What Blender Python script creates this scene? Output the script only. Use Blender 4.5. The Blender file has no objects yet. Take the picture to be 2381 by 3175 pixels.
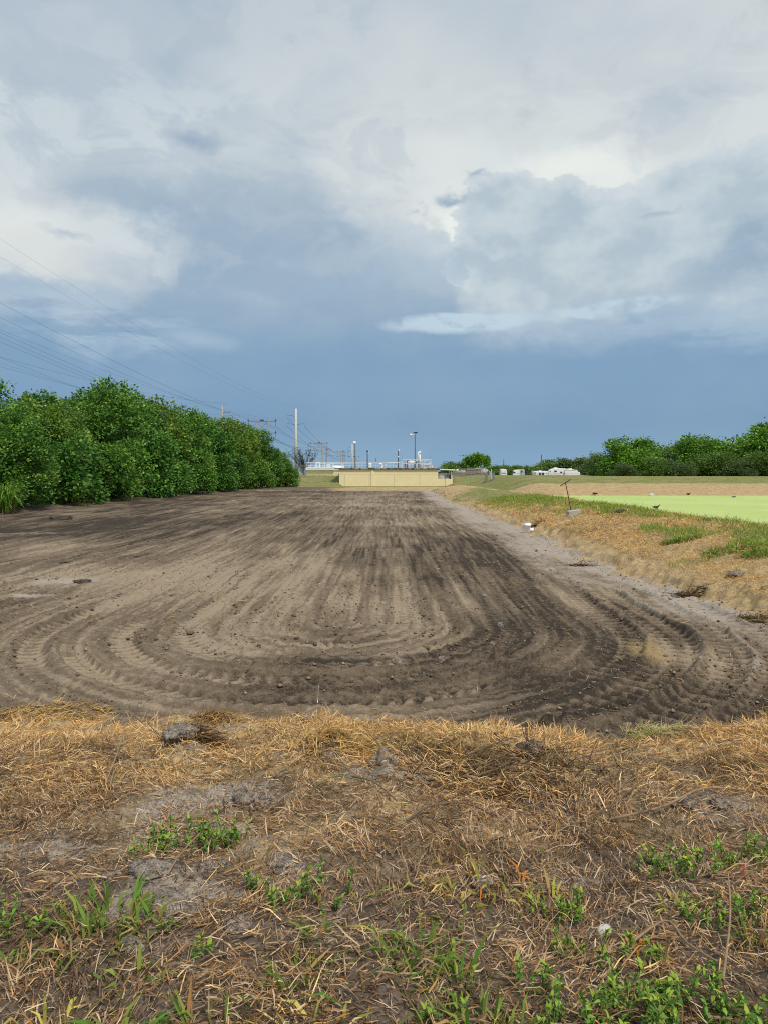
import bpy, math, random
import numpy as np

SC = bpy.context.scene
COL = SC.collection
rng = np.random.default_rng(7)
random.seed(7)

# ------------------------------------------------------------------ camera
EYE = 1.65
cam_d = bpy.data.cameras.new("camera")
cam = bpy.data.objects.new("camera", cam_d)
COL.objects.link(cam)
cam.location = (0, 0, EYE)
cam.rotation_euler = (math.radians(90), 0, 0)
cam_d.sensor_fit = 'VERTICAL'
cam_d.sensor_height = 36.0
cam_d.lens = 24.99
cam_d.shift_y = -0.037
cam_d.clip_start = 0.05
cam_d.clip_end = 9000
SC.camera = cam

# ------------------------------------------------------------------ exposure
SC.view_settings.view_transform = 'Standard'
SC.view_settings.look = 'None'
SC.view_settings.exposure = 0.35
SC.view_settings.gamma = 1.0
SC.render.engine = 'CYCLES'
SC.cycles.use_denoising = False
SC.cycles.pixel_filter_type = 'BLACKMAN_HARRIS'
SC.cycles.filter_width = 1.05
SC.cycles.max_bounces = 5
SC.cycles.diffuse_bounces = 3
SC.cycles.glossy_bounces = 2
SC.cycles.transparent_max_bounces = 12
SC.cycles.transmission_bounces = 4
SC.cycles.caustics_reflective = False
SC.cycles.caustics_refractive = False
SKY_GAIN = 0.80

# ------------------------------------------------------------------ node helper
def lin(c):
    f = lambda v: (v / 12.92 if v <= 0.04045 else ((v + 0.055) / 1.055) ** 2.4)
    return tuple(f(v / 255.0) for v in c)

class G:
    """small expression helper around a node tree"""
    def __init__(s, tree):
        s.t = tree; s.n = tree.nodes; s.l = tree.links
    def new(s, kind, **kw):
        n = s.n.new(kind)
        for k, v in kw.items(): setattr(n, k, v)
        return n
    def put(s, sock, v):
        if isinstance(v, bpy.types.NodeSocket): s.l.new(v, sock)
        elif isinstance(v, (tuple, list)):
            v = tuple(v)
            if sock.type == 'RGBA' and len(v) == 3: v = v + (1.0,)
            sock.default_value = v
        else: sock.default_value = v
    def m(s, op, a, b=None, c=None, clamp=False):
        n = s.new('ShaderNodeMath', operation=op, use_clamp=clamp)
        for i, v in enumerate((a, b, c)):
            if v is not None: s.put(n.inputs[i], v)
        return n.outputs[0]
    def add(s, a, b): return s.m('ADD', a, b)
    def sub(s, a, b): return s.m('SUBTRACT', a, b)
    def mul(s, a, b): return s.m('MULTIPLY', a, b)
    def smooth(s, v, a, b, x=0.0, y=1.0):
        n = s.new('ShaderNodeMapRange', interpolation_type='SMOOTHSTEP')
        for i, q in enumerate((v, a, b, x, y)): s.put(n.inputs[i], q)
        return n.outputs[0]
    def ramp(s, v, a, b, x=0.0, y=1.0):
        n = s.new('ShaderNodeMapRange')
        for i, q in enumerate((v, a, b, x, y)): s.put(n.inputs[i], q)
        return n.outputs[0]
    def mix(s, f, a, b, blend='MIX'):
        n = s.new('ShaderNodeMix', data_type='RGBA', blend_type=blend)
        s.put(n.inputs[0], f); s.put(n.inputs[6], a); s.put(n.inputs[7], b)
        return n.outputs[2]
    def noise(s, vec, scale, detail=4.0, rough=0.55, lac=2.0, dist=0.0, out=0):
        n = s.new('ShaderNodeTexNoise')
        if vec is not None: s.put(n.inputs['Vector'], vec)
        n.inputs['Scale'].default_value = scale; n.inputs['Detail'].default_value = detail
        n.inputs['Roughness'].default_value = rough; n.inputs['Lacunarity'].default_value = lac
        n.inputs['Distortion'].default_value = dist
        return n.outputs[out]
    def vec(s, x, y, z):
        n = s.new('ShaderNodeCombineXYZ')
        for i, v in enumerate((x, y, z)): s.put(n.inputs[i], v)
        return n.outputs[0]
    def vscale(s, v, sc):
        n = s.new('ShaderNodeVectorMath', operation='MULTIPLY'); s.put(n.inputs[0], v); s.put(n.inputs[1], sc)
        return n.outputs[0]
    def attr(s, name, out='Color'):
        return s.new('ShaderNodeAttribute', attribute_name=name).outputs[out]
    def curve(s, v, pts):
        n = s.new('ShaderNodeFloatCurve'); s.put(n.inputs['Value'], v)
        c = n.mapping.curves[0]
        while len(c.points) < len(pts): c.points.new(0.5, 0.5)
        for p, (x, y) in zip(c.points, pts): p.location = (x, y); p.handle_type = 'AUTO'
        n.mapping.update()
        return n.outputs[0]

# ------------------------------------------------------------------ sky: storm front under a pale overcast
world = bpy.data.worlds.new("World"); SC.world = world; world.use_nodes = True
world.node_tree.nodes.clear()
g = G(world.node_tree)
SUN_EL, SUN_AZ = 56.0, 146.0          # compass-like: 0 = +Y (view), 90 = +X
wout = g.new('ShaderNodeOutputWorld'); wbg = g.new('ShaderNodeBackground')
g.l.new(wbg.outputs[0], wout.inputs[0])
nish = g.new('ShaderNodeTexSky', sky_type='NISHITA', sun_disc=False)
nish.sun_elevation = math.radians(SUN_EL); nish.sun_rotation = math.radians(SUN_AZ)
tc = g.new('ShaderNodeTexCoord').outputs['Generated']
sx = g.new('ShaderNodeSeparateXYZ'); g.l.new(tc, sx.inputs[0])
R2D = 180 / math.pi
az0 = g.mul(g.m('ARCTAN2', sx.outputs[0], sx.outputs[1]), R2D)
el0 = g.mul(g.m('ARCSINE', sx.outputs[2]), R2D)
dirv = g.vscale(tc, (1, 1, 1.5))
def warp(scale, detail, rough, amp, off):
    v = g.new('ShaderNodeVectorMath', operation='ADD'); g.put(v.inputs[0], dirv); v.inputs[1].default_value = off
    c = g.noise(v.outputs[0], scale, detail, rough, out=1)
    sp = g.new('ShaderNodeSeparateColor'); g.l.new(c, sp.inputs[0])
    return [g.mul(g.sub(sp.outputs[i], 0.5), amp) for i in range(3)]
wa = warp(3.2, 2, 0.5, 9.0, (3.1, 1.7, 0.2))       # broad
wb = warp(8.0, 5, 0.64, 6.5, (0.4, 8.2, 5.0))      # billows
az1 = g.add(az0, g.add(wa[0], wb[0])); el1 = g.add(el0, g.add(g.mul(wa[1], 0.6), wb[1]))
azs = g.add(az0, g.mul(wb[0], 1.0)); els = g.add(el0, g.mul(wb[1], 0.75))     # crisper copy
def blob(a, e, ra, re, rot=0.0, A=None, E=None, p0=1.0, p1=0.0):
    """soft ellipse, 1 at the middle"""
    A = az1 if A is None else A; E = el1 if E is None else E
    c, s_ = math.cos(math.radians(rot)), math.sin(math.radians(rot))
    da = g.sub(A, a); de = g.sub(E, e)
    u = g.m('MULTIPLY_ADD', da, c / ra, g.mul(de, s_ / ra)); v = g.m('MULTIPLY_ADD', da, -s_ / re, g.mul(de, c / re))
    r = g.m('SQRT', g.m('MULTIPLY_ADD', u, u, g.mul(v, v)))
    return g.smooth(r, p0, p1)
def sky_c(c): return tuple(v * SKY_GAIN for v in lin((c[0] * .975, c[1], c[2] * .988)))
def edge(pts, lo=-40.0, hi=40.0, vmax=40.0):
    """height of a cloud's top (degrees) as a curve over azimuth"""
    q = g.ramp(az1, lo, hi)
    return g.mul(g.curve(q, [((a - lo) / (hi - lo), e / vmax) for a, e in pts]), vmax)
SKY_LAYERS = True
# high overcast
fine = g.noise(dirv, 5.0, 4, 0.55); broad = g.noise(g.vscale(tc, (1, 1, 2.2)), 2.2, 3, 0.5)
col = g.mix(g.smooth(az0, -24, 16), sky_c((188, 197, 211)), sky_c((212, 214, 219)))
col = g.mix(g.mul(g.smooth(broad, 0.40, 0.66), 0.55), col, sky_c((176, 187, 205)))
col = g.mix(g.mul(g.smooth(el0, 26, 11), 0.75), col, sky_c((216, 217, 222)))
col = g.mix(g.mul(g.smooth(fine, 0.42, 0.62), 0.35), col, sky_c((220, 219, 222)))
for (a, e, ra, re, k) in ((11, 22, 17, 6, .55), (16.5, 21.5, 8, 3.0, .75), (4.5, 19.5, 4.5, 5, .9), (-27.5, 16.6, 6.5, 3.2, .9), (2.5, 25, 12, 4, .35)):
    col = g.mix(g.mul(blob(a, e, ra, re), k), col, sky_c((240, 238, 236)))
# storm mass, dark and blue towards the horizon
top = edge([(-40, 15), (-31, 14.2), (-27, 14.6), (-22, 15.5), (-18.5, 18.5), (-15.5, 22.0), (-12, 25.5), (-8, 26.0), (-5, 24.0), (-2.5, 21.0), (0.5, 19.0), (4.5, 18.0), (6.5, 16.0), (12, 15.0), (20, 15.5), (28, 15.5), (40, 16)])
dep = g.sub(top, el1)
storm = g.smooth(dep, -1.2, 5.0)
arm = g.m('MAXIMUM', blob(-18.5, 19.9, 9.5, 3.2, -14), blob(-10.0, 19.0, 9.0, 9.5, -25))
storm = g.m('MAXIMUM', g.mul(storm, 0.92), g.mul(g.smooth(arm, .0, .85), 0.90))
scol = g.mix(g.smooth(el1, 25, 17), sky_c((188, 197, 208)), sky_c((153, 173, 197)))
scol = g.mix(g.smooth(el1, 15.5, 8.0), scol, sky_c((119, 153, 189)))
scol = g.mix(g.smooth(el0, 7.5, 3.0), scol, sky_c((108, 145, 183)))
scol = g.mix(g.mul(g.smooth(el0, 4.5, 0.0), 0.75), scol, sky_c((128, 166, 201)))
scol = g.mix(g.mul(g.smooth(fine, 0.42, 0.64), g.smooth(el0, 8, 16, .08, .26)), scol, sky_c((186, 198, 212)))
col = g.mix(storm, col, scol)
bil = g.noise(g.vscale(dirv, (1.06, 1, 1.3)), 7.9, 5, .6, dist=.6)
col = g.mix(g.mul(g.mul(g.smooth(bil, .47, .60), g.smooth(el1, 12, 17)), g.mul(g.sub(1.0, g.mul(storm, .75)), g.smooth(el0, 32, 24, .06, .46))), col, sky_c((226, 228, 231)))
col = g.mix(g.mul(g.mul(g.smooth(bil, .46, .34), g.smooth(el1, 12, 17)), .25), col, sky_c((160, 176, 196)))
# pale gap left under the arm
gap = g.mul(blob(-26.5, 15.3, 8.0, 3.0, -10), g.smooth(el1, 12.0, 15.0))
col = g.mix(g.mul(gap, 0.85), col, sky_c((222, 221, 222)))
# towering cloud right: heaped puffs with a crisp top, fading down into the rain
def heap_mask(puffs, soft):
    m = None
    for (a, e, r) in puffs:
        da = g.sub(azp, a); de = g.sub(elp, e)
        q = g.m('MULTIPLY_ADD', g.m('SQRT', g.m('MULTIPLY_ADD', da, da, g.mul(de, de))), -1.0 / r, 1.0)
        m = q if m is None else g.m('SMOOTH_MAX', m, q, 0.25)
    return m
wc = warp(22.0, 3, 0.6, 2.2, (7.3, 2.2, 1.0))
azp = g.add(az0, g.add(g.mul(wb[0], .8), wc[0])); elp = g.add(el0, g.add(g.mul(wb[1], .8), wc[1]))
hq = heap_mask(((8.2, 19.6, 2.9), (10.8, 19.4, 3.3), (13.6, 18.2, 3.4), (17.0, 17.0, 3.6), (19.8, 17.6, 3.0), (22.6, 18.6, 3.8), (26.2, 18.3, 4.4), (31.0, 17.6, 5.0), (37, 17, 5.5), (7.0, 16.4, 2.4)), .2)
body = g.mul(g.smooth(azp, 5.2, 8.5), g.smooth(elp, 18.6, 16.0))
cm = g.mul(g.m('MAXIMUM', g.smooth(hq, -.02, .10), body), g.smooth(el1, 8.0, 14.0))
cm = g.mul(cm, g.smooth(az0, 120, 60))
ccol = g.mix(g.smooth(g.m('MAXIMUM', hq, g.mul(body, .6)), .0, .55), sky_c((212, 216, 224)), sky_c((180, 193, 207)))
ccol = g.mix(g.smooth(el1, 15.5, 9.0), ccol, sky_c((156, 178, 204)))
ccol = g.mix(g.mul(g.smooth(g.noise(dirv, 13, 3, .6), .36, .70), .6), ccol, sky_c((218, 222, 227)))
col = g.mix(g.mul(blob(5.0, 19.3, 2.3, 3.2, -20), .95), col, sky_c((244, 243, 241)))
col = g.mix(g.mul(blob(15.5, 22.0, 7.5, 2.8, -4), .8), col, sky_c((242, 240, 238)))
col = g.mix(g.mul(cm, 0.95), col, ccol)
# middle bank of softer cumulus
hm = heap_mask(((-2.2, 17.0, 2.8), (.8, 17.2, 2.9), (3.2, 16.6, 2.5), (5.0, 15.3, 1.9)), .2)
mm = g.mul(g.mul(g.smooth(hm, -.05, .18), g.smooth(az1, -6.5, 1.0)), g.smooth(el1, 12.5, 17.0))
col = g.mix(g.mul(mm, 0.72), col, g.mix(g.smooth(elp, 19.5, 15.5), sky_c((202, 209, 219)), sky_c((176, 192, 210))))
# dark band across the right
col = g.mix(g.mul(blob(27, 15.6, 10.5, 1.7, 9), 0.7), col, sky_c((146, 168, 193)))
# low light banks: right sheet, thin streak, left rolls
strk = g.noise(g.vscale(tc, (1, 1, 5.0)), 9.0, 4, 0.62)
els2 = g.add(el0, g.mul(wb[1], 0.3))
low = g.mul(blob(24.5, 11.0, 17, 3.6, 0), g.smooth(strk, .36, .6))
col = g.mix(g.mul(low, 0.75), col, sky_c((172, 190, 211)))
elt = g.add(el0, g.add(g.mul(wb[1], .10), g.mul(wc[1], .30)))
st = g.mul(blob(6.6, 12.0, 7.4, 0.95, 2, azs, elt, 1.0, .55), g.smooth(elt, 12.75, 12.5))
st2 = g.mul(blob(17.8, 12.5, 7.0, 0.8, 4, azs, elt, 1.0, .5), g.smooth(g.noise(dirv, 30, 2, .6), .35, .6))
st3 = g.mul(blob(7.0, 11.9, 8.0, 1.0, 0, az1, els2), 0.35)
col = g.mix(g.m('MAXIMUM', g.mul(g.mul(st, g.smooth(g.noise(dirv, 26, 3, .65), .18, .50)), .9), g.m('MAXIMUM', g.mul(st2, .8), st3)), col, sky_c((198, 212, 227)))
lr = g.mul(blob(-24.0, 11.7, 13.0, 3.0, -6), g.smooth(strk, .40, .58))
lr2 = blob(-15.5, 10.3, 5.2, 1.1, -8, az1, els2)
col = g.mix(g.m('MAXIMUM', g.mul(lr, .75), g.mul(lr2, .55)), col, sky_c((183, 199, 217)))
lb = g.mul(blob(-27.5, 13.0, 4.5, 1.3, 0), .45)
col = g.mix(lb, col, sky_c((150, 172, 199)))
# small dark scud
for (a, e, ra, re, k) in ((-14.6, 24.6, 3.2, 1.15, .75), (5.6, 21.1, 2.0, .75, .85), (7.9, 22.3, 1.25, .4, .6), (3.0, 20.0, .8, .3, .4), (20.7, 18.6, 2.8, .4, .5), (-24.6, 16.8, 2.6, .55, .45)):
    col = g.mix(g.mul(blob(a, e, ra, re, 0, azs, els), k), col, sky_c((150, 168, 192)))
below = g.smooth(el0, -0.5, -6.0)
col = g.mix(below, col, sky_c((120, 118, 104)))
clear = g.mix(1.0, nish.outputs[0], (0.09, 0.09, 0.09), 'MULTIPLY')
col = g.mix(0.96, clear, col)
colx = g.mix(1.0, col, (10.0, 10.0, 10.0), 'MULTIPLY')
g.l.new(colx, wbg.inputs[0]); wbg.inputs[1].default_value = 0.1
world.cycles.sampling_method = 'MANUAL'; world.cycles.sample_map_resolution = 512

# ------------------------------------------------------------------ sun behind thin cloud
sun_d = bpy.data.lights.new("sun", 'SUN'); sun_d.energy = 2.3; sun_d.angle = math.radians(10); sun_d.color = (1.0, 0.95, 0.87)
sun = bpy.data.objects.new("sun", sun_d); COL.objects.link(sun)
_e, _a = math.radians(SUN_EL), math.radians(SUN_AZ)
from mathutils import Vector, Matrix
sdir = Vector((math.sin(_a) * math.cos(_e), math.cos(_a) * math.cos(_e), math.sin(_e)))
sun.rotation_euler = sdir.to_track_quat('Z', 'Y').to_euler()
sun.location = (0, -20, 40)

# ------------------------------------------------------------------ numpy noise
def _hash(ix, iy, seed):
    h = (ix.astype(np.int64) * 374761393 + iy.astype(np.int64) * 668265263 + seed * 974634777) & 0xFFFFFFFF
    h = ((h ^ (h >> 13)) * 1274126177) & 0xFFFFFFFF
    h = ((h ^ (h >> 16)) * 2246822519) & 0xFFFFFFFF
    return ((h ^ (h >> 15)) & 0xFFFFFF).astype(np.float32) / float(0xFFFFFF)
def vn(x, y, seed=0):
    x = np.asarray(x, np.float64); y = np.asarray(y, np.float64)
    ix = np.floor(x); iy = np.floor(y); fx = (x - ix); fy = (y - iy)
    fx = fx * fx * (3 - 2 * fx); fy = fy * fy * (3 - 2 * fy)
    a = _hash(ix, iy, seed); b = _hash(ix + 1, iy, seed); c = _hash(ix, iy + 1, seed); d = _hash(ix + 1, iy + 1, seed)
    return (a + (b - a) * fx) * (1 - fy) + (c + (d - c) * fx) * fy
def fbm(x, y, oct=4, seed=0, gain=0.5):
    s = 0; amp = 1; tot = 0
    for i in range(oct):
        s = s + amp * vn(x * 2 ** i + 13.7 * i, y * 2 ** i - 7.1 * i, seed + i); tot += amp; amp *= gain
    return s / tot
def sst(a, b, v):
    t = np.clip((v - a) / (b - a), 0, 1); return t * t * (3 - 2 * t)
def gauss(x, y, cx, cy, rx, ry, rot=0.0):
    c, s = math.cos(math.radians(rot)), math.sin(math.radians(rot))
    u = ((x - cx) * c + (y - cy) * s) / rx; v = (-(x - cx) * s + (y - cy) * c) / ry
    return np.exp(-(u * u + v * v))

# ------------------------------------------------------------------ lie of the land
FLOOR = -0.60; WATER = -0.36
UX, UY = -0.7, 10.6                      # middle of the U-turns the machine made

def edges(x, y):
    ye = -.34 + np.interp(x, [-9, -3.6, -1.4, 0.2, 1.0, 1.9, 2.3, 2.9, 3.3, 3.9, 4.6, 9], [6.7, 6.55, 6.5, 6.4, 6.25, 6.0, 6.1, 6.45, 6.8, 7.2, 7.6, 8.6])
    xr = 5.45 + 3.6 * sst(11.6, 9.2, y) + 0.9 * sst(60, 100, y)
    xl = np.interp(y, [4, 42, 66, 89, 113], [-21.4, -21.4, -21.8, -19.8, -15.6])
    return ye - y, x - xr, xl - x, y - 97.0
def basin_d(x, y):
    n = (fbm(x * 1.3, y * 1.3, 3, 11) - .5) * 0.55 + (fbm(x * 6, y * 6, 2, 15) - .5) * 0.22
    a, b, c, d = edges(x, y)
    far = np.clip((y - 15) / 40, 0, 1)
    return np.maximum(np.maximum(a, b + n * .9 + (fbm(x * .3, y * .25, 2, 31) - .5) * 1.0), np.maximum(c + (fbm(y * .3, y * 0, 2, 8) - .5) * 1.6, d)) + n * (1 + far)
def outside_z(x, y):
    near = np.interp(y, [-60, 0, 2.2, 4.2, 6.4, 9, 20], [0.3, 0.05, 0, -.20, -.46, -.50, -.5])
    right = np.interp(x, [4, 5.45, 6.2, 7.6, 9.0, 10.2, 10.9, 11.9, 14, 60, 90, 96, 300], [-.6, -.52, -.28, .06, .2, .25, .06, -.40, -1.0, -1.0, -1.0, .5, .6])
    wy = sst(8.0, 12.0, y)
    pondend = sst(9, 15, y)
    right = np.where(x > 10.2, .25 + (right - .25) * pondend, right)
    z = near * (1 - wy * sst(3.5, 5.4, x)) + right * wy * sst(3.5, 5.4, x)
    left = np.full_like(z, -.42)
    z = np.where(x < -8, z + (left - z) * sst(-8, -16, x) * sst(4, 8, y), z)
    # far side: building apron, mound, berm behind the pond
    apron = np.interp(y, [90, 97, 100, 118, 122], [-.6, -.6, -.46, -.46, -.46])
    mound = np.interp(y, [112, 117.5, 140, 150, 400], [-.46, -.46, 1.36, 1.40, 1.36])
    east = np.interp(y, [96, 114, 119, 133, 150, 400], [-.46, -.46, -.3, .95, 1.28, 1.33])
    berm = np.interp(y, [56, 66, 67.5, 75, 79, 94, 130, 400], [-1.0, -.42, -.25, .45, .62, 1.33, 1.36, 1.36])
    fz = apron + (mound - apron) * sst(-7.0, -8.2, x)
    fz = np.where(y > 123, np.maximum(fz, np.interp(y, [145, 160], [-.46, 1.4])), fz)
    fz = np.where(x > 8, fz + (east - fz) * sst(10.5, 13.0, x), fz)
    z = np.where((y > 90) & (x < 20), np.where(y > 96, fz, z + (fz - z) * sst(90, 96, y)), z)
    bw = sst(10.5, 17.5, x - np.clip(y - 80, 0, 40) * 0.10)
    bz = np.where(y > 56, berm, -9)
    z = np.where(x > 8, np.where(y > 56, z + (np.maximum(bz, z) - z) * bw * sst(56, 66, y), z), z)
    z = np.where(y > 160, 1.34, z)
    return z

TR = [  # radius, width, pitch, depth, s from, s to, regularity
    (2.15, .36, .18, .017, -5.6, -.3, .9), (2.25, .30, .18, .010, -.3, 3.9, .5),
    (2.98, .34, .19, .018, -5.4, 1.5, .9), (3.60, .26, .18, .020, -5.2, 2.6, 1.0),
    (4.05, .34, .19, .014, -9.0, -3.3, .9), (1.1, .34, .18, .009, 1.4, 9, .7),
    (4.08, .36, .21, .018, 2.6, 9.5, .9), (4.66, .46, .22, .023, 2.3, 11.0, 1.0), (5.24, .44, .22, .023, 2.4, 12.0, 1.0), (5.80, .44, .22, .022, 3.4, 12.0, 1.0),
]
def u_coords(x, y):
    dx = x - UX
    # the right-hand passes drift outward with distance
    rho_s = np.abs(dx) - np.where(dx > 0, 1, -.6) * 0.045 * np.clip(y - UY, 0, 12) * sst(1.5, 4.5, np.abs(dx))
    rho = np.where(y > UY, rho_s, np.hypot(dx, y - UY))
    th = np.where(y > UY, np.sign(dx) * math.pi / 2, np.arctan2(dx, UY - y))
    return rho, th
CR = [None]                               # pressed bars' pale tone: dried crust plus painted relief shading, from the last call
def tracks(x, y):
    rho, th = u_coords(x, y)
    wob = (fbm(x * .4, y * .4, 2, 51) - .5) * .35
    rho = rho + wob * .55
    z = np.zeros_like(x); cut = np.zeros_like(x); crust = np.zeros_like(x)
    for i, (r, w, p, dep, s0, s1, reg) in enumerate(TR):
        t = rho - r
        m = np.abs(t) < w * 1.6
        if not m.any(): continue
        tt = t[m]; s = r * th[m] + np.where(y[m] > UY, np.sign(x[m] - UX) * (y[m] - UY), 0)
        on = sst(s0, s0 + .9, s) * sst(s1, s1 - 1.2, s)
        on = on * sst(.30, .52, fbm(s * .7, s * 0 + i, 2, 70 + i) + .25 * reg)
        prof = sst(w * .62, w * .42, np.abs(tt))
        rim = np.exp(-((np.abs(tt) - w * .66) / (w * .16)) ** 2)
        ph = (s + (.55 * np.abs(tt) if i < 6 else .22 * np.abs(tt) + .1 * tt) + .015 * np.sin(s * 9)) / p
        fr = ph - np.floor(ph)
        side = np.where(tt > 0, 0.0, .5)
        fr2 = np.where(np.abs(tt) < w * .12, fr, (ph + side) - np.floor(ph + side)) if (i % 2 and i < 6) else fr
        lug = sst(.08, .24, fr2) * sst(.74, .58, fr2)
        brk = fbm(s * 5, tt * 9, 2, 90 + i)
        lug = lug * (0.80 + .4 * (brk - .3))
        z[m] += on * (prof * (lug * dep * 2.3 - dep * 1.9) + rim * dep * 1.0 * (.4 + 1.2 * vn(s * 4, tt * 0, 120 + i)))
        cut[m] = np.maximum(cut[m], on * prof); crust[m] = np.maximum(crust[m], on * prof * np.clip(lug, 0, 1) * (.5 + .8 * vn(s * 2.3, tt * 3, 130 + i)))  # pale bar tops, partly drying, partly relief shading put into the colour
    # windrow thrown up along the turn
    for (r, h, s0, s1) in ((3.26, .055, -1.0, 4.6), (2.5, .03, -4.6, 3.0), (3.85, .03, -6, 1.0), (4.98, .06, 3.0, 8.0)):
        t = rho - r; s = r * th + np.where(y > UY, np.sign(x - UX) * (y - UY), 0)
        on = sst(s0, s0 + 1, s) * sst(s1, s1 - 1, s)
        z += on * h * np.exp(-(t / .075) ** 2) * (.3 + 1.3 * fbm(s * 3.2, t * 5, 3, 140))
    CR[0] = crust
    return z, cut

def soil_relief(x, y):
    rho, th = u_coords(x, y)
    q = np.where(y > UY, y - UY, 0) + np.abs(th) * 3.0
    z = (fbm(rho * 7, q * .30, 3, 21) - .5) * .045
    z += (vn(rho * 17, q * .8, 25) - .5) * .020
    fr = rho * 6.2 + 1.2 * fbm(rho * .8, q * .25, 2, 27); fr = fr - np.floor(fr)
    z += .030 * (1 - np.abs(2 * fr - 1)) ** 1.5 * sst(.38, .62, fbm(rho * 1.1, q * .22, 2, 28)) * np.exp(-np.maximum(y - 12, 0) / 12)
    cl = fbm(x * 13, y * 13, 2, 29); z += .055 * sst(.56, .80, cl) * sst(.35, .65, fbm(x * 1.3, y * 1.3, 2, 33)) * np.exp(-np.maximum(y - 10, 0) / 10)
    z += (fbm(x * 7, y * 7, 4, 23, .62) - .5) * .075
    z += (fbm(x * .6, y * .5, 2, 24) - .5) * .10
    # rough lumps at the rims
    return z
def bank_relief(x, y):
    z = (fbm(x * 1.1, y * 1.1, 3, 41) - .5) * .16 + (fbm(x * 5, y * 5, 3, 44, .6) - .5) * .085
    # old wheel print with crumbled ribs in the pale sand, left of the middle
    pr = gauss(x, y, -.95, 3.95, .55, .42, 20)
    z += pr * (.03 * np.sin((y - .25 * x) * 46 + 2 * vn(x * 4, y * 4, 3)) - .02)
    for cx, cy, r, h in MOUNDS:
        d2 = ((x - cx) ** 2 + ((y - cy) * 1.0) ** 2) / r ** 2
        z += h * np.exp(-d2) * (.55 + .9 * fbm(x * 9, y * 9, 3, 46))
    return z
MOUNDS = [(-1.35, 4.85, .22, .14), (-.40, 4.75, .30, .15), (.02, 4.35, .24, .10), (1.0, 4.55, .40, .09), (.75, 5.0, .35, .07), (-1.05, 4.0, .3, .05),
          (-.35, 3.95, .20, .08), (1.7, 4.0, .5, .08), (-2.2, 4.4, .5, .09), (-3.2, 6.1, .45, .05), (-.75, 5.9, .4, .05), (-1.7, 5.8, .22, .06), (2.4, 5.7, .22, .06),
          (2.9, 5.3, .5, .06), (5.6, 13.2, .45, .06), (6.1, 14.1, .5, .04), (6.1, 10.9, .35, .05), (7.0, 24.5, .9, .07), (6.2, 17.5, .6, .04),
          (-.1, 3.1, .22, .06), (.65, 3.3, .3, .06), (-.9, 3.0, .25, .05)]
def ground_parts(x, y):
    d = basin_d(x, y)
    zo = outside_z(x, y)
    a, b, c, e = edges(x, y)
    w = np.where(a > b, .45, .55)
    t = sst(-.05, 1.0, d / w)
    z = FLOOR + (zo - FLOOR) * t
    near = np.exp(-np.maximum(y - 2, 0) / 60)
    pond = (x > 11) & (y > 12) & (y < 68)
    ins = sst(.25, -.15, d)
    ok = (y < 90) & (y > -8)
    tz, cut = tracks(x, y)
    z = z + np.where(ok, soil_relief(x, y) * ins * (1 - .85 * cut), 0)
    z = z + np.where(ok, tz * sst(.30, .0, d), 0)
    z = z + np.where(pond, 0, bank_relief(x, y) * (1 - ins) * np.where(y > 84, .45 + 1.6 * sst(118, 130, y) * (y < 160), 1) * np.where((y > 119) & (np.abs(x) < 7.6), 0, 1))
    # crumbled lip
    z = z + np.where(ok, np.exp(-(d / .16) ** 2) * (fbm(x * 4, y * 4, 3, 61) - .45) * .22, 0)
    return z, d, cut
def gz(x, y):
    x = np.atleast_1d(np.asarray(x, float)); y = np.atleast_1d(np.asarray(y, float))
    return ground_parts(x, y)[0]
def gz1(x, y): return float(gz(x, y)[0])

# ------------------------------------------------------------------ object helpers
def tag(o, label=None, cat=None, group=None, kind=None):
    if label: o['label'] = label
    if cat: o['category'] = cat
    if group: o['group'] = group
    if kind: o['kind'] = kind
    return o
def link(name, me, mat=None, parent=None):
    o = bpy.data.objects.new(name, me); COL.objects.link(o)
    if mat is not None and me is not None and len(me.materials) == 0: me.materials.append(mat)
    if parent is not None: o.parent = parent
    return o
def empty(name, loc=(0, 0, 0), rz=0.0):
    o = bpy.data.objects.new(name, None); COL.objects.link(o); o.location = loc; o.rotation_euler = (0, 0, rz)
    o.empty_display_size = .2
    return o
def copy_tree(o, parent=None):
    c = o.copy(); COL.objects.link(c); c.parent = parent
    for ch in list(o.children): copy_tree(ch, c)
    return c
def np_mesh(name, verts, faces, col=None, smooth=False, attr='Col'):
    """faces: list of int arrays (n,k)"""
    me = bpy.data.meshes.new(name)
    verts = np.asarray(verts, np.float32)
    me.vertices.add(len(verts)); me.vertices.foreach_set('co', verts.ravel())
    lv = np.concatenate([f.ravel() for f in faces]).astype(np.int32)
    tot = np.concatenate([np.full(len(f), f.shape[1], np.int32) for f in faces])
    st = np.concatenate([[0], np.cumsum(tot)[:-1]]).astype(np.int32)
    me.loops.add(len(lv)); me.loops.foreach_set('vertex_index', lv)
    me.polygons.add(len(tot)); me.polygons.foreach_set('loop_start', st)
    me.update(calc_edges=True)
    if smooth: me.polygons.foreach_set('use_smooth', np.ones(len(tot), bool))
    if col is not None:
        a = me.color_attributes.new(attr, 'FLOAT_COLOR', 'POINT')
        c = np.ones((len(verts), 4), np.float32); c[:, :col.shape[1]] = col
        a.data.foreach_set('color', c.ravel())
    return me

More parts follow.
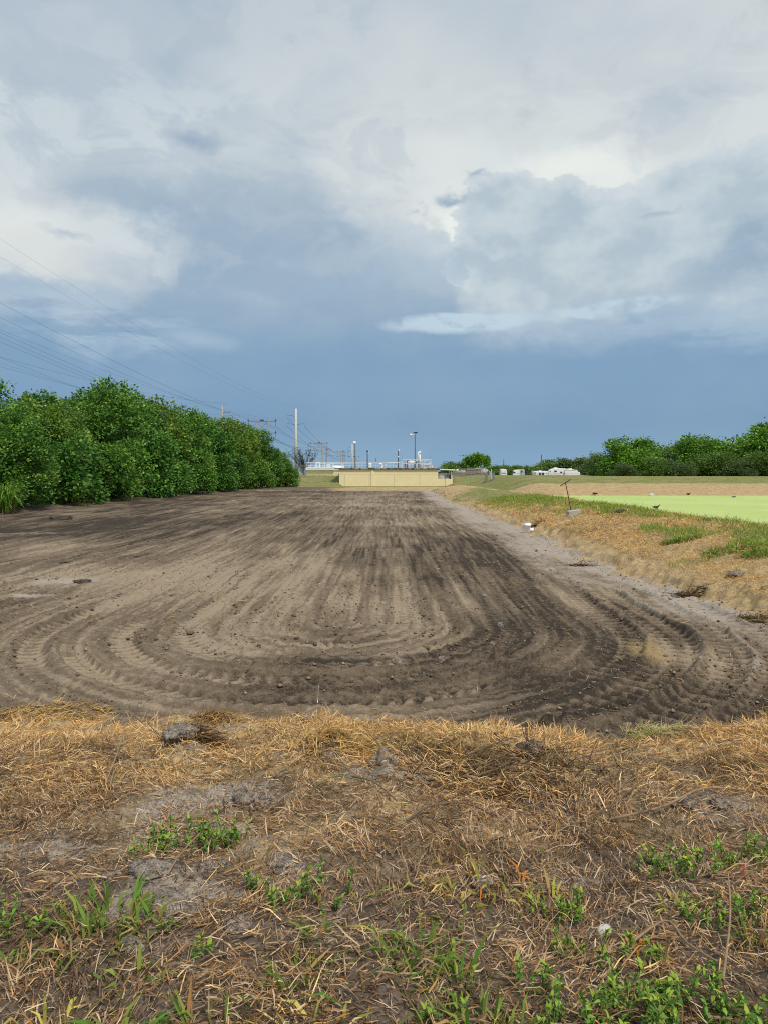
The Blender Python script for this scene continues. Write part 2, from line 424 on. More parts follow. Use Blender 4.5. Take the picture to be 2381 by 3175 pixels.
class MB:
    """collects simple solids into one mesh"""
    def __init__(s): s.v = []; s.f = []
    def box(s, x0, x1, y0, y1, z0, z1):
        b = len(s.v)
        s.v += [(x0, y0, z0), (x1, y0, z0), (x1, y1, z0), (x0, y1, z0), (x0, y0, z1), (x1, y0, z1), (x1, y1, z1), (x0, y1, z1)]
        s.f += [tuple(b + i for i in q) for q in ((3, 2, 1, 0), (4, 5, 6, 7), (0, 1, 5, 4), (1, 2, 6, 5), (2, 3, 7, 6), (3, 0, 4, 7))]
        return s
    def bar(s, p, q, w, h=None):
        """square-ish bar from p to q"""
        return s.tube([p, q], [w * .7071, w * .7071], 4)
    def tube(s, pts, rad, n=8, caps=True):
        pts = [Vector(p) for p in pts]
        if not hasattr(rad, '__len__'): rad = [rad] * len(pts)
        b = len(s.v); up = Vector((0, 0, 1))
        for i, p in enumerate(pts):
            t = (pts[min(i + 1, len(pts) - 1)] - pts[max(i - 1, 0)]).normalized()
            a = t.cross(up)
            if a.length < 1e-3: a = Vector((1, 0, 0))
            a.normalize(); c = a.cross(t)
            for k in range(n):
                an = 2 * math.pi * (k + .5) / n
                s.v.append(tuple(p + (a * math.cos(an) + c * math.sin(an)) * rad[i]))
        for i in range(len(pts) - 1):
            for k in range(n):
                k2 = (k + 1) % n
                s.f.append((b + i * n + k, b + i * n + k2, b + (i + 1) * n + k2, b + (i + 1) * n + k))
        if caps:
            s.f.append(tuple(b + k for k in range(n))[::-1]); s.f.append(tuple(b + (len(pts) - 1) * n + k for k in range(n)))
        return s
    def lathe(s, prof, c=(0, 0, 0), n=16):
        b = len(s.v)
        for r, z in prof:
            for k in range(n):
                a = 2 * math.pi * k / n
                s.v.append((c[0] + r * math.cos(a), c[1] + r * math.sin(a), c[2] + z))
        for i in range(len(prof) - 1):
            for k in range(n):
                k2 = (k + 1) % n
                s.f.append((b + i * n + k, b + i * n + k2, b + (i + 1) * n + k2, b + (i + 1) * n + k))
        s.f.append(tuple(b + k for k in range(n))[::-1]); s.f.append(tuple(b + (len(prof) - 1) * n + k for k in range(n)))
        return s
    def prism(s, prof, y0, y1):
        """profile in x,z extruded along y"""
        b = len(s.v); n = len(prof)
        s.v += [(x, y0, z) for x, z in prof] + [(x, y1, z) for x, z in prof]
        s.f.append(tuple(b + i for i in range(n))); s.f.append(tuple(b + n + i for i in range(n))[::-1])
        for i in range(n):
            j = (i + 1) % n
            s.f.append((b + i, b + n + i, b + n + j, b + j))
        return s
    def mesh(s, name, smooth=False):
        me = bpy.data.meshes.new(name); me.from_pydata(s.v, [], s.f)
        import bmesh
        bm = bmesh.new(); bm.from_mesh(me); bmesh.ops.recalc_face_normals(bm, faces=bm.faces); bm.to_mesh(me); bm.free()
        if smooth:
            for p in me.polygons: p.use_smooth = True
        me.update(); return me
    def build(s, name, mat, parent=None, smooth=False, bevel=0.0):
        o = link(name, s.mesh(name, smooth), mat, parent)
        if bevel:
            md = o.modifiers.new('bevel', 'BEVEL'); md.width = bevel; md.segments = 2; md.limit_method = 'ANGLE'
        return o

# ------------------------------------------------------------------ materials
def mat(name, build):
    m = bpy.data.materials.new(name); m.use_nodes = True; m.node_tree.nodes.clear()
    g = G(m.node_tree); o = g.new('ShaderNodeOutputMaterial'); b = g.new('ShaderNodeBsdfPrincipled')
    b.inputs['Specular IOR Level'].default_value = .25; b.inputs['Roughness'].default_value = .8
    g.l.new(b.outputs[0], o.inputs[0]); build(g, b, o); return m
def plain(name, rgb, rough=.7, metal=0.0, spec=.3, var=.12, scale=6.0, bump=0.0):
    def f(g, b, o):
        p = g.new('ShaderNodeTexCoord').outputs['Object']
        n = g.noise(p, scale, 5, .6)
        k = g.ramp(n, .25, .75, 1 - var, 1 + var)
        g.put(b.inputs['Base Color'], g.mix(1.0, rgb + (1,), g.vec(k, k, k), 'MULTIPLY'))
        b.inputs['Roughness'].default_value = rough; b.inputs['Metallic'].default_value = metal; b.inputs['Specular IOR Level'].default_value = spec
        if bump:
            bp = g.new('ShaderNodeBump'); bp.inputs['Distance'].default_value = bump; g.put(bp.inputs['Height'], n); g.l.new(bp.outputs[0], b.inputs['Normal'])
    return mat(name, f)
def soil_mat():
    def f(g, b, o):
        m = g.new('ShaderNodeSeparateColor'); g.l.new(g.attr('Mask'), m.inputs[0])
        sand, tone, straw = m.outputs
        p = g.new('ShaderNodeTexCoord').outputs['Object']
        n1 = g.noise(p, 3.0, 6, .65); n2 = g.noise(p, 38, 5, .65); n3 = g.noise(p, 170, 3, .6)
        t = g.add(tone, g.add(g.mul(g.sub(n1, .5), .45), g.add(g.mul(g.sub(n2, .5), .8), g.mul(g.sub(g.noise(p, 11, 6, .7), .5), .9))))
        c = g.mix(g.smooth(t, .0, .5), (.045, .035, .026), (.156, .117, .080))
        c = g.mix(g.smooth(t, .42, .98), c, (.305, .240, .168))
        sd = g.add(sand, g.mul(g.sub(n2, .5), .5))
        c = g.mix(g.smooth(g.add(sd, g.mul(g.sub(n1, .5), .9)), .25, .9), c, (.35, .295, .24))
        c = g.mix(g.mul(g.smooth(g.add(straw, g.mul(g.sub(n2, .5), .7)), .35, .75), .75), c, (.33, .235, .115))
        k = g.ramp(n3, .3, .7, .78, 1.2)
        c = g.mix(1.0, c, g.vec(k, k, k), 'MULTIPLY')
        # small pale shell and stone grains
        vo = g.new('ShaderNodeTexVoronoi'); g.put(vo.inputs['Vector'], p); vo.inputs['Scale'].default_value = 26
        sp = g.mul(g.smooth(vo.outputs['Distance'], .13, .05), g.smooth(g.noise(p, 9, 2), .55, .62))
        c = g.mix(g.mul(sp, .7), c, (.42, .37, .31))
        g.put(b.inputs['Base Color'], c); b.inputs['Roughness'].default_value = .95; b.inputs['Specular IOR Level'].default_value = .12
        bp = g.new('ShaderNodeBump'); bp.inputs['Strength'].default_value = 1.0; bp.inputs['Distance'].default_value = .012
        g.put(bp.inputs['Height'], g.add(n2, g.mul(n3, .35))); g.l.new(bp.outputs[0], b.inputs['Normal'])
    return mat('soil', f)
def bank_mat():
    def f(g, b, o):
        m = g.new('ShaderNodeSeparateColor'); g.l.new(g.attr('Mask'), m.inputs[0])
        sand, green, straw = m.outputs
        p = g.new('ShaderNodeTexCoord').outputs['Object']
        n1 = g.noise(p, 1.6, 6, .65); n2 = g.noise(p, 24, 6, .7); n3 = g.noise(p, 120, 3, .65)
        nf = g.noise(p, .35, 5, .6); nfs = g.noise(g.vscale(p, (1, .45, 1)), 2.6, 6, .72)
        c = g.mix(g.smooth(n2, .32, .68), (.080, .062, .047), (.205, .157, .115))
        sc = g.mix(g.smooth(g.add(g.mul(n2, .6), g.mul(nfs, .4)), .36, .62), (.265, .175, .085), (.52, .385, .205))
        c = g.mix(g.smooth(g.add(straw, g.mul(g.sub(n1, .5), .5)), .25, .75), c, sc)
        gc = g.mix(g.smooth(g.add(g.mul(nfs, .6), g.mul(n2, .4)), .34, .62), (.10, .12, .032), (.235, .25, .075))
        gc = g.mix(g.mul(g.smooth(g.add(g.mul(nf, .6), g.mul(nfs, .4)), .44, .6), .8), gc, (.27, .225, .11))
        c = g.mix(g.smooth(g.add(green, g.mul(g.sub(nfs, .5), .9)), .32, .62), c, gc)
        sg = g.mix(g.smooth(g.add(g.mul(n2, .6), g.mul(n3, .4)), .36, .62), (.16, .125, .10), (.38, .315, .245))
        nm = g.noise(p, 7.5, 6, .72); c = g.mix(g.smooth(g.add(sand, g.add(g.mul(g.sub(n2, .5), .7), g.mul(g.sub(nm, .5), 1.7))), .34, .62), c, sg)
        k = g.ramp(n3, .3, .7, .75, 1.25)
        c = g.mix(1.0, c, g.vec(k, k, k), 'MULTIPLY')
        g.put(b.inputs['Base Color'], c); b.inputs['Roughness'].default_value = .95; b.inputs['Specular IOR Level'].default_value = .1
        bp = g.new('ShaderNodeBump'); bp.inputs['Strength'].default_value = .9; bp.inputs['Distance'].default_value = .02
        g.put(bp.inputs['Height'], g.add(n2, g.mul(n3, .4))); g.l.new(bp.outputs[0], b.inputs['Normal'])
    return mat('bank_ground', f)
def blade_mat(name, trans=.25, rough=.75):
    def f(g, b, o):
        c = g.attr('Col')
        g.put(b.inputs['Base Color'], c); b.inputs['Roughness'].default_value = rough; b.inputs['Specular IOR Level'].default_value = .15
        t = g.new('ShaderNodeBsdfTranslucent'); g.put(t.inputs[0], c)
        mx = g.new('ShaderNodeMixShader'); mx.inputs[0].default_value = trans
        g.l.new(b.outputs[0], mx.inputs[1]); g.l.new(t.outputs[0], mx.inputs[2]); g.l.new(mx.outputs[0], o.inputs[0])
    return mat(name, f)
def weed_water():
    def f(g, b, o):
        p = g.new('ShaderNodeTexCoord').outputs['Object']
        n = g.noise(g.vscale(p, (1, .5, 1)), .22, 6, .6); n2 = g.noise(p, 6, 6, .7); n3 = g.noise(g.vscale(p, (.5, 1.4, 1)), .6, 4, .6)
        c = g.mix(g.smooth(n, .35, .68), (.40, .50, .135), (.46, .55, .175))
        c = g.mix(g.mul(g.smooth(n3, .5, .7), .45), c, (.42, .49, .13))
        c = g.mix(g.mul(g.smooth(n2, .56, .74), .5), c, (.24, .31, .08))
        n5 = g.noise(g.vscale(p, (.35, 1.1, 1)), 1.7, 6, .7); c = g.mix(g.mul(g.smooth(n5, .52, .68), .5), c, (.33, .42, .10)); c = g.mix(g.smooth(n5, .26, .20), c, (.10, .13, .05))
        g.put(b.inputs['Base Color'], c); b.inputs['Roughness'].default_value = .62; b.inputs['Specular IOR Level'].default_value = .25
        bp = g.new('ShaderNodeBump'); bp.inputs['Strength'].default_value = .4; bp.inputs['Distance'].default_value = .01
        g.put(bp.inputs['Height'], n2); g.l.new(bp.outputs[0], b.inputs['Normal'])
    return mat('duckweed_water', f)
def marl_mat():
    def f(g, b, o):
        p = g.new('ShaderNodeTexCoord').outputs['Object']
        n = g.noise(p, 22, 6, .7); n2 = g.noise(p, 130, 4, .7)
        vo = g.new('ShaderNodeTexVoronoi', feature='DISTANCE_TO_EDGE'); g.put(vo.inputs['Vector'], g.noise(p, 9, 3, .6, out=1)); vo.inputs['Scale'].default_value = 9
        crack = g.smooth(vo.outputs['Distance'], .0, .07)
        c = g.mix(g.smooth(n, .34, .66), (.17, .135, .105), (.38, .325, .265)); k = g.ramp(n2, .3, .7, .7, 1.28)
        c = g.mix(1.0, c, g.vec(k, k, k), 'MULTIPLY')
        g.put(b.inputs['Base Color'], c); b.inputs['Roughness'].default_value = .97; b.inputs['Specular IOR Level'].default_value = .08
        bp = g.new('ShaderNodeBump'); bp.inputs['Distance'].default_value = .012; g.put(bp.inputs['Height'], g.add(g.mul(crack, .5), g.add(n, g.mul(n2, .5)))); g.l.new(bp.outputs[0], b.inputs['Normal'])
    return mat('grey_marl', f)
M = dict(weedstem=plain('weed_stem', (.10, .15, .05), .7), soil=soil_mat(), bank=bank_mat(), straw=blade_mat('straw', .15), leaf=blade_mat('leaf', .18, .5), grass=blade_mat('green_grass', .3, .6), weedwater=weed_water(),
         bark=plain('bark', (.085, .062, .045), .9, var=.35, scale=12, bump=.01),
         concrete=plain('concrete', (.40, .385, .35), .85, var=.15, scale=3), polegrey=plain('pole_concrete', (.58, .56, .51), .8, var=.08, scale=1),
         timber=plain('pole_timber', (.18, .14, .11), .9, var=.25, scale=2), palewood=plain('pale_pole', (.42, .36, .32), .85, var=.1, scale=1),
         steel=plain('galvanised', (.30, .31, .32), .5, .3, .4), darksteel=plain('dark_steel', (.05, .05, .055), .55, .2, .4),
         white=plain('white_paint', (.82, .82, .81), .5, var=.06), rail=plain('rail_paint', (.68, .70, .71), .5, .1, .4, var=.06), wire=plain('wire', (.12, .13, .14), .6),
         rust=plain('rusty_iron', (.075, .042, .028), .85, var=.4, scale=30), orange=plain('orange_paint', (.42, .13, .07), .6),
         glass=plain('dark_glass', (.012, .014, .018), .12, 0, .5), black=plain('black_rubber', (.02, .02, .02), .8),
         greytank=plain('grey_tank', (.42, .45, .48), .6, var=.05), marl=marl_mat(),
         darkclod=plain('dark_clod', (.075, .06, .048), .95, var=.45, scale=22, bump=.012), stone=plain('pale_stone', (.52, .49, .44), .8, var=.2, scale=9, bump=.004),
         stem=plain('dry_stem', (.27, .19, .11), .85, var=.35, scale=20), darkstem=plain('dark_stem', (.13, .095, .065), .9, var=.3, scale=20), bird=plain('black_feathers', (.012, .011, .012), .55), plumage=plain('white_plumage', (.7, .7, .68), .7),
         slat=plain('weathered_board', (.30, .255, .23), .85, var=.25, scale=5), mesh=plain('fence_wire', (.34, .35, .36), .5, .4, .4), shade=plain('dark_screen', (.08, .095, .11), .8), redpetal=plain('red_leaf', (.42, .09, .06), .7))

# ------------------------------------------------------------------ ground: one graded sheet, soil and bank as two pieces
def grade(parts):
    out = [parts[0][0]]
    for a, b, s0, s1 in parts:
        t = a; 
        while t < b - 1e-6:
            f = (t - a) / (b - a); t = t + s0 * (s1 / s0) ** f; out.append(min(t, b))
    return np.unique(np.round(np.array(out), 5))
gxs = grade([(-900, -60, 160, 12), (-60, -22, 4, .9), (-22, -6, .5, .06), (-6, -4.6, .05, .03), (-4.6, 6.6, .029, .029), (6.6, 12.5, .035, .14), (12.5, 40, .3, 2.5), (40, 900, 5, 160)])
gys = grade([(-60, -4, 12, 1.5), (-4, 1.5, .6, .06), (1.5, 6.0, .045, .034), (6.0, 12.5, .028, .030), (12.5, 22, .036, .09), (22, 60, .11, .36), (60, 150, .4, 1.1), (150, 400, 4, 40), (400, 3000, 60, 500)])
X, Y = np.meshgrid(gxs, gys); shp = X.shape
gx, gy = X.ravel(), Y.ravel()
Zg, Dg, CUT = ground_parts(gx, gy); CRUST_SHADING = CR[0].copy()
ny, nx = shp
idx = np.arange(nx * ny).reshape(ny, nx)
quads = np.stack([idx[:-1, :-1], idx[:-1, 1:], idx[1:, 1:], idx[1:, :-1]], -1).reshape(-1, 4)
dirt_f = Dg[quads].mean(1) < 0.04
verts = np.stack([gx, gy, Zg], 1)

# masks
rho, th = u_coords(gx, gy)
q_ = np.where(gy > UY, gy - UY, 0) + np.abs(th) * 2.5
ea, eb, ec, ed = edges(gx, gy)
tone = .42 + (fbm(rho * 2.3, q_ * .10, 4, 201) - .5) * .45 + (fbm(rho * 9, q_ * .35, 3, 205) - .5) * .75 + (fbm(gx * .4, gy * .25, 4, 207, .6) - .5) * .75
for (cx, cy, rx, ry, k, rot) in ((-6.2, 15.5, 3.4, 2.4, .42, 25), (-4.0, 12.5, 1.6, 2.0, .30, -20), (-12, 22, 5, 2.2, .30, 15), (-2.0, 17, 1.2, 4.5, .24, 0), (.3, 13, 1.1, 3.0, .22, 0), (-1.2, 9.6, 1.6, 1.3, .16, 0), (3.3, 11.0, .5, 1.9, .45, 0), (3.75, 8.7, .35, .9, .5, 0),
                                 (-4.4, 8.6, 1.5, 1.2, .18, 0), (2.3, 34, 2.2, 7, .22, 0), (-.5, 60, 5, 22, .16, 0), (4.4, 13.5, .4, 2.0, .30, 0), (2.2, 8.6, .5, 1.0, .25, 0), (-1.6, 60, 3, 20, .16, 0),
                                 (.9, 18, .8, 4.5, -.10, 0), (2.6, 16, .7, 3.5, -.12, 0), (-.8, 23, .9, 7, -.12, 0), (1.8, 27, .8, 8, -.12, 0), (-14, 24, 5, 6, -.22, 20), (-15, 33, 8, 5, -.25, 20), (-9, 30, 5, 7, -.24, 0), (2.4, 6.8, 2.2, .7, -.20, 0), (4.0, 7.6, 1.0, 1.2, -.16, 0), (4.0, 10.5, .45, 2.4, -.16, 0), (-.5, 7.4, 3.0, .35, -.10, 0), (1.5, 10.5, .6, 1.4, -.10, 0),
                                 (-18, 52, 5, 22, -.22, 0), (3.2, 22, .7, 6, -.20, 0), (-11, 90, 6, 5, -.3, 0)):
    tone = tone + k * gauss(gx, gy, cx, cy, rx, ry, rot)
tone = tone - .16 * CUT * (gx > 1) - .06 * CUT + .48 * CRUST_SHADING + (fbm(rho * 19, q_ * .7, 2, 206) - .5) * .60  # tread shading painted into the tone with the drying: bars lighter, cuts darker
tone = tone + .9 * np.clip(soil_relief(gx, gy) * 3, -.06, .06)  # tone follows height: drier crests, with relief shading of the hollows painted in
tone = tone - .30 * np.exp(-((rho - 4.0) / .75) ** 2) * sst(.6, 1.6, gx) * sst(13.5, 9, gy)
sand = .45 * sst(4.75, 5.3, rho) * (gx > 0) * sst(7.0, 8.2, gy) * sst(14, 11, gy) + 1.05 * sst(-3.0, -.2, eb) * sst(9.0, 13.0, gy) * (.35 + 1.0 * fbm(gx * 1.1, gy * .35, 3, 211)) + .95 * gauss(gx, gy, 5.3, 8.0, .8, .5) \
    + .55 * sst(-.5, .1, ea) * (gx > -1.2) * (gx < 2.2) * (fbm(gx * 3, gy * 3, 2, 215) > .5) \
    + 1.1 * gauss(gx, gy, -6.7, 15.0, .8, .5, 10) + 1.0 * gauss(gx, gy, -6.6, 13.2, .5, .22) + .6 * gauss(gx, gy, -5.2, 16.3, .6, .35) + .5 * gauss(gx, gy, -14, 27, 4, .8, 12) + .6 * sst(88, 94, gy) * (fbm(gx * .5, gy, 2, 3) > .48) \
    + .4 * sst(5.0, 5.6, gx) * sst(9.6, 7.6, gy) + .45 * gauss(gx, gy, -19, 44, 6, 2, 12)
sand = sand * (1 - .7 * CUT * sst(5.2, 4.4, gx))
strw = .55 * sst(-.9, .05, np.maximum(ea, eb)) * fbm(gx * 4, gy * 4, 3, 218) + .75 * gauss(gx, gy, 3.35, 9.0, .35, .8) + .35 * fbm(rho * 3, q_ * .3, 3, 219) * sst(30, 60, gy) + .30 * gauss(gx, gy, 1.5, 9.5, 1.5, 1.0) * fbm(gx * 6, gy * 6, 2, 4)
tone = .455 + (tone - .43) * .94
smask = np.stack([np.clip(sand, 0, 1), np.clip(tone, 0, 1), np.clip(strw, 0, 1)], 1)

def bank_masks(x, y):
    a, b, c, e = edges(x, y)
    big = fbm(x * .9, y * .9, 3, 301); sm = fbm(x * 3.2, y * 3.2, 3, 305)
    onright = sst(3.5, 6.5, x) * sst(7.5, 11, y)
    sandy = np.zeros_like(x)
    for (cx, cy, rx, ry, k, rot) in ((-.95, 4.0, .55, .30, 1.1, 15), (-.85, 3.55, .42, .25, .7, 0), (-.35, 4.85, .35, .30, .75, 0), (-.15, 4.3, .35, .2, .7, 0), (-1.3, 4.8, .2, .2, .9, 0), (-1.9, 5.4, .8, .25, .55, 10), (-2.5, 4.9, .7, .3, .45, 0), (-.9, 2.85, .22, .14, 1.2, 25), (-.95, 3.05, .18, .12, 1.1, 0), (-.35, 3.0, .16, .2, .9, 0),
                                     (-1.55, 3.4, .3, .12, .9, 0), (-2.0, 3.35, .25, .16, .9, 0), (1.75, 3.75, .35, .22, .75, 0), (2.0, 3.9, .3, .15, .6, 0), (.15, 3.25, .2, .15, .7, 0), (.75, 3.05, .22, .15, .6, 0), (-.2, 2.6, .2, .12, .6, 0), (-.3, 5.75, .55, .12, .8, 0), (.5, 5.85, .4, .10, .6, 0), (1.2, 5.6, .3, .1, .5, 0), (1.55, 2.75, .25, .15, .45, 0), (-.75, 2.5, .2, .1, .6, 0), (-1.2, 5.5, .35, .15, .6, 0), (4.3, 6.75, .4, .35, .8, 0)):
        sandy = np.maximum(sandy, .82 * k * gauss(x, y, cx, cy, rx, ry, rot))
    sandy = sandy + .35 * sst(.62, .75, sm) * (1 - onright)
    sandy = sandy + .9 * np.exp(-(np.maximum(b, 0) / .35) ** 2) * (y > 11) * (y < 97) * (x > 4) * sm
    # greenness: along the pond crest, on berms; small sprouts near the lip
    crest = np.exp(-((x - (9.9 - .02 * np.maximum(y - 30, 0))) / 1.15) ** 2) * sst(9, 16, y) * (y < 75)
    green = crest * (.08 + .85 * fbm(x * .7, y * .5, 3, 321)) + .95 * gauss(x, y, 8.9, 15.6, 1.0, 1.6) + .6 * gauss(x, y, 7.8, 20, .8, 1.5) + .7 * gauss(x, y, 8.0, 44, 1.8, 12) + .5 * gauss(x, y, 7.0, 60, 2, 10)
    green = green + .3 * onright * sst(.5, .75, big)
    farb = sst(77.5, 80.5, y + (sm - .5) * 2) * sst(9, 13, x) + sst(97, 104, y) * sst(9.0, 11, x) + sst(116, 119, y)
    green = np.maximum(green, np.clip(farb, 0, 1) * (.75 + .4 * (fbm(x * .12, y * .3, 3, 331) - .3)))
    green = np.maximum(green, .55 * gauss(x, y, .45, 5.25, .75, .22) + .35 * gauss(x, y, 1.6, 5.3, .5, .2))
    green = np.where(x < -14, np.maximum(green, .3), green)
    strawy = .25 + .5 * big + .45 * onright + .45 * sst(4.3, 5.8, y) * (1 - onright) - .5 * sst(3.4, 2.4, y) + (sm - .5) * .5
    strawy = np.where((y > 60) & (y < 80) & (x > 9), .9 + (fbm(x * .4, y * 1.2, 3, 9) - .5) * 1.1, strawy)
    strawy = np.where((y > 97) & (y < 117), .25 + 1.0 * fbm(x * .35, y * .5, 3, 10) * sst(-11, -3, x), strawy)
    strawy = np.where(x < -14, strawy * .25, strawy)
    return np.clip(sandy, 0, 1), np.clip(green, 0, 1), np.clip(strawy, 0, 1)
bs, bg_, bst = bank_masks(gx, gy)
bmask = np.stack([bs, bg_, bst], 1)
def piece(name, faces, mask, material):
    used = np.unique(faces); remap = np.full(len(verts), -1, np.int64); remap[used] = np.arange(len(used))
    me = np_mesh(name, verts[used], [remap[faces]], mask[used].astype(np.float32), smooth=True, attr='Mask')
    return tag(link(name, me, material), kind='structure')
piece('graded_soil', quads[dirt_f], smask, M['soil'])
piece('grass_bank', quads[~dirt_f], bmask, M['bank'])

# pond: a sheet of duckweed-covered water
pv = []; 
pm = MB(); pm.box(10.2, 88, 9.5, 66.9, WATER - .5, WATER)
tag(pm.build('pond_water', M['weedwater']), kind='structure')

# ------------------------------------------------------------------ blades (straw, grass) as one numpy mesh
def blade_arrays(px, py, pz, yaw, pitch, L, W, bend, col, roll=None):
    n = len(px)
    d = np.stack([np.cos(yaw) * np.cos(pitch), np.sin(yaw) * np.cos(pitch), np.sin(pitch)], 1)
    p2 = pitch - bend
    d2 = np.stack([np.cos(yaw) * np.cos(p2), np.sin(yaw) * np.cos(p2), np.sin(p2)], 1)
    sx_ = np.stack([-np.sin(yaw), np.cos(yaw), np.zeros(n)], 1)
    if roll is not None:
        up = np.cross(d, sx_); sx_ = sx_ * np.cos(roll)[:, None] + up * np.sin(roll)[:, None]
    b = np.stack([px, py, pz], 1)
    m = b + d * (L * .5)[:, None]; t = m + d2 * (L * .5)[:, None]
    w = (W * .5)[:, None]
    v = np.empty((n, 5, 3)); v[:, 0] = b - sx_ * w * .8; v[:, 1] = b + sx_ * w * .8; v[:, 2] = m + sx_ * w; v[:, 3] = m - sx_ * w; v[:, 4] = t
    base = np.arange(n)[:, None] * 5
    return v.reshape(-1, 3), base + np.array([[0, 1, 2, 3]]), base + np.array([[3, 2, 4]]), np.repeat(col, 5, 0)
def blades_obj(name, arr, material, parent=None):
    v, q, t, c = arr
    return link(name, np_mesh(name, v, [q, t], c.astype(np.float32)), material, parent)
def L3(*cs): return np.array([lin(c) for c in cs])
def pick(cols, n, w=None): return cols[rng.choice(len(cols), n, p=w)]

# dead grass of the near bank
def scatter_near(n):
    # area grows with distance like the picture's footprint plus a margin
    y = np.sqrt(rng.uniform(1.45 ** 2, 7.6 ** 2, n)); x = rng.uniform(-.66, .66, n) * y + rng.uniform(-.25, .25, n)
    return x, y
N = 205000
x, y = scatter_near(N)
d = basin_d(x, y); s_, gr_, st_ = bank_masks(x, y)
pnoise = fbm(x * 2.2, y * 2.2, 3, 401)
dens = np.clip(.25 + 1.15 * pnoise + .35 * st_ - .85 * np.clip(s_ * 1.1 - .1, 0, 1) - .45 * sst(.55, .75, fbm(x * 4.5, y * 4.5, 2, 403)), .05, 1) * sst(.12, -.06, -d - .04) 
dens = dens * (1 - .5 * sst(4.9, 5.8, y) * sst(.3, -1.2, x)) * (1 - .5 * sst(.5, .66, fbm(x * 1.3 + 7, y * 1.3, 3, 407))); dens = np.where((x > 3.9) & (y > 6.6), dens * .5, dens)
dens = dens * (1 - .45 * np.exp(-(np.maximum(d, 0) / .3)))
keep = rng.random(N) < dens * .85
x, y, d, pn, st_, s_ = [a[keep] for a in (x, y, d, pnoise, st_, s_)]
n = len(x)
z = gz(x, y)
clump = fbm(x * 1.7, y * 1.7, 2, 411)
yaw = rng.uniform(0, 2 * math.pi, n) + 0; flow = fbm(x * .9, y * .9, 2, 421) * 12
yaw = np.where(rng.random(n) < .45, flow + rng.normal(0, .5, n), yaw)
edge_up = np.exp(-(np.maximum(d - .02, 0) / .5)) * (rng.random(n) < .12)
pitch = np.abs(rng.normal(.12, .28, n)) * (1 + .5 * sst(4.5, 6, y)) + edge_up * rng.uniform(.1, .6, n)
L = rng.gamma(4, .0155, n) * (.7 + .6 * clump) + .018 + edge_up * .03
W = rng.uniform(.0022, .0060, n) * np.interp(y, [1.5, 3, 6], [.95, .95, 1.15])
pile = rng.random(n) ** 2 * .045 * np.clip(pn * 2, .3, 1.5)
warm = np.clip(sst(3.2, 5.4, y + (clump - .5) * 1.8) * .80 + (pn - .5) * .7 + .12, 0, 1)
ca = pick(L3((212, 174, 118), (226, 196, 146), (200, 156, 98), (180, 136, 82), (222, 184, 122), (158, 116, 70)), n)
cb = pick(L3((158, 128, 100), (122, 96, 74), (186, 156, 126), (100, 78, 60), (140, 106, 76), (204, 180, 148), (168, 130, 86)), n)
col = np.where((rng.random(n) < warm)[:, None], ca, cb)
dk = fbm(x * 3.1, y * 3.1, 2, 431); col = col * np.where(rng.random(n) < sst(.52, .72, dk) * .8, .42, 1)[:, None]
col = col * rng.uniform(.8, 1.3, n)[:, None] * np.array([.98, .975, .95])
tag(blades_obj('dead_grass', blade_arrays(x, y, z + pile, yaw, pitch, L, W, rng.normal(.35, .5, n), col, rng.normal(0, .5, n)), M['straw']), 'cut dead grass lying thick over the near bank', 'dead grass', kind='stuff')

# fine chaff under the straw
N = 120000
x, y = scatter_near(N); ok = y < 5.2; x, y = x[ok], y[ok]
s_, gr_, st_ = bank_masks(x, y); pn = fbm(x * 2.6, y * 2.6, 3, 405)
keep = rng.random(len(x)) < np.clip(1.15 - .75 * s_ - .5 * (pn > .62), .05, 1) * .8; x, y = x[keep], y[keep]; n = len(x)
col = pick(L3((120, 96, 76), (96, 76, 60), (150, 124, 100), (172, 148, 122), (84, 66, 54), (136, 104, 74), (196, 168, 126), (186, 156, 112)), n) * rng.uniform(.85, 1.3, n)[:, None]
tag(blades_obj('dry_chaff', blade_arrays(x, y, gz(x, y) + rng.random(n) * .012, rng.uniform(0, 6.28, n), rng.normal(.05, .3, n), rng.uniform(.012, .042, n), rng.uniform(.0022, .0055, n), rng.normal(.2, .5, n), col, rng.normal(0, .6, n)), M['straw']), 'fine broken chaff covering the ground between the dead grass', 'chaff', kind='stuff')

# sparse live grass blades among it
N = 9000
x, y = scatter_near(N); d = basin_d(x, y); pn = fbm(x * 1.6, y * 1.6, 3, 441)
pr = sst(3.6, 1.9, y) * sst(.40, .62, pn) * (1.0 - .55 * gauss(x, y, .9, 2.6, .9, .35)) + .75 * gauss(x, y, .45, 5.25, .75, .18) + .45 * gauss(x, y, 1.7, 5.35, .5, .15) + .03
keep = (rng.random(N) < pr * .55) & (d > .1); x, y = x[keep], y[keep]; n = len(x)
short = y > 4.6
L = np.where(short, rng.uniform(.04, .10, n), rng.uniform(.05, .17, n)); W = np.where(short, rng.uniform(.004, .007, n), rng.uniform(.005, .011, n))
col = pick(L3((112, 140, 52), (92, 128, 44), (150, 160, 66), (170, 164, 70), (128, 122, 62), (84, 108, 46), (160, 130, 70)), n) * rng.uniform(.7, 1.05, n)[:, None]
tag(blades_obj('sparse_green_grass', blade_arrays(x, y, gz(x, y), rng.uniform(0, 6.28, n), np.where(short, rng.uniform(.5, 1.4, n), rng.uniform(.05, 1.0, n)), L, W, rng.normal(.5, .35, n), col, rng.normal(0, .5, n)), M['grass']), 'thin live grass blades scattered through the dead grass', 'grass', kind='stuff')

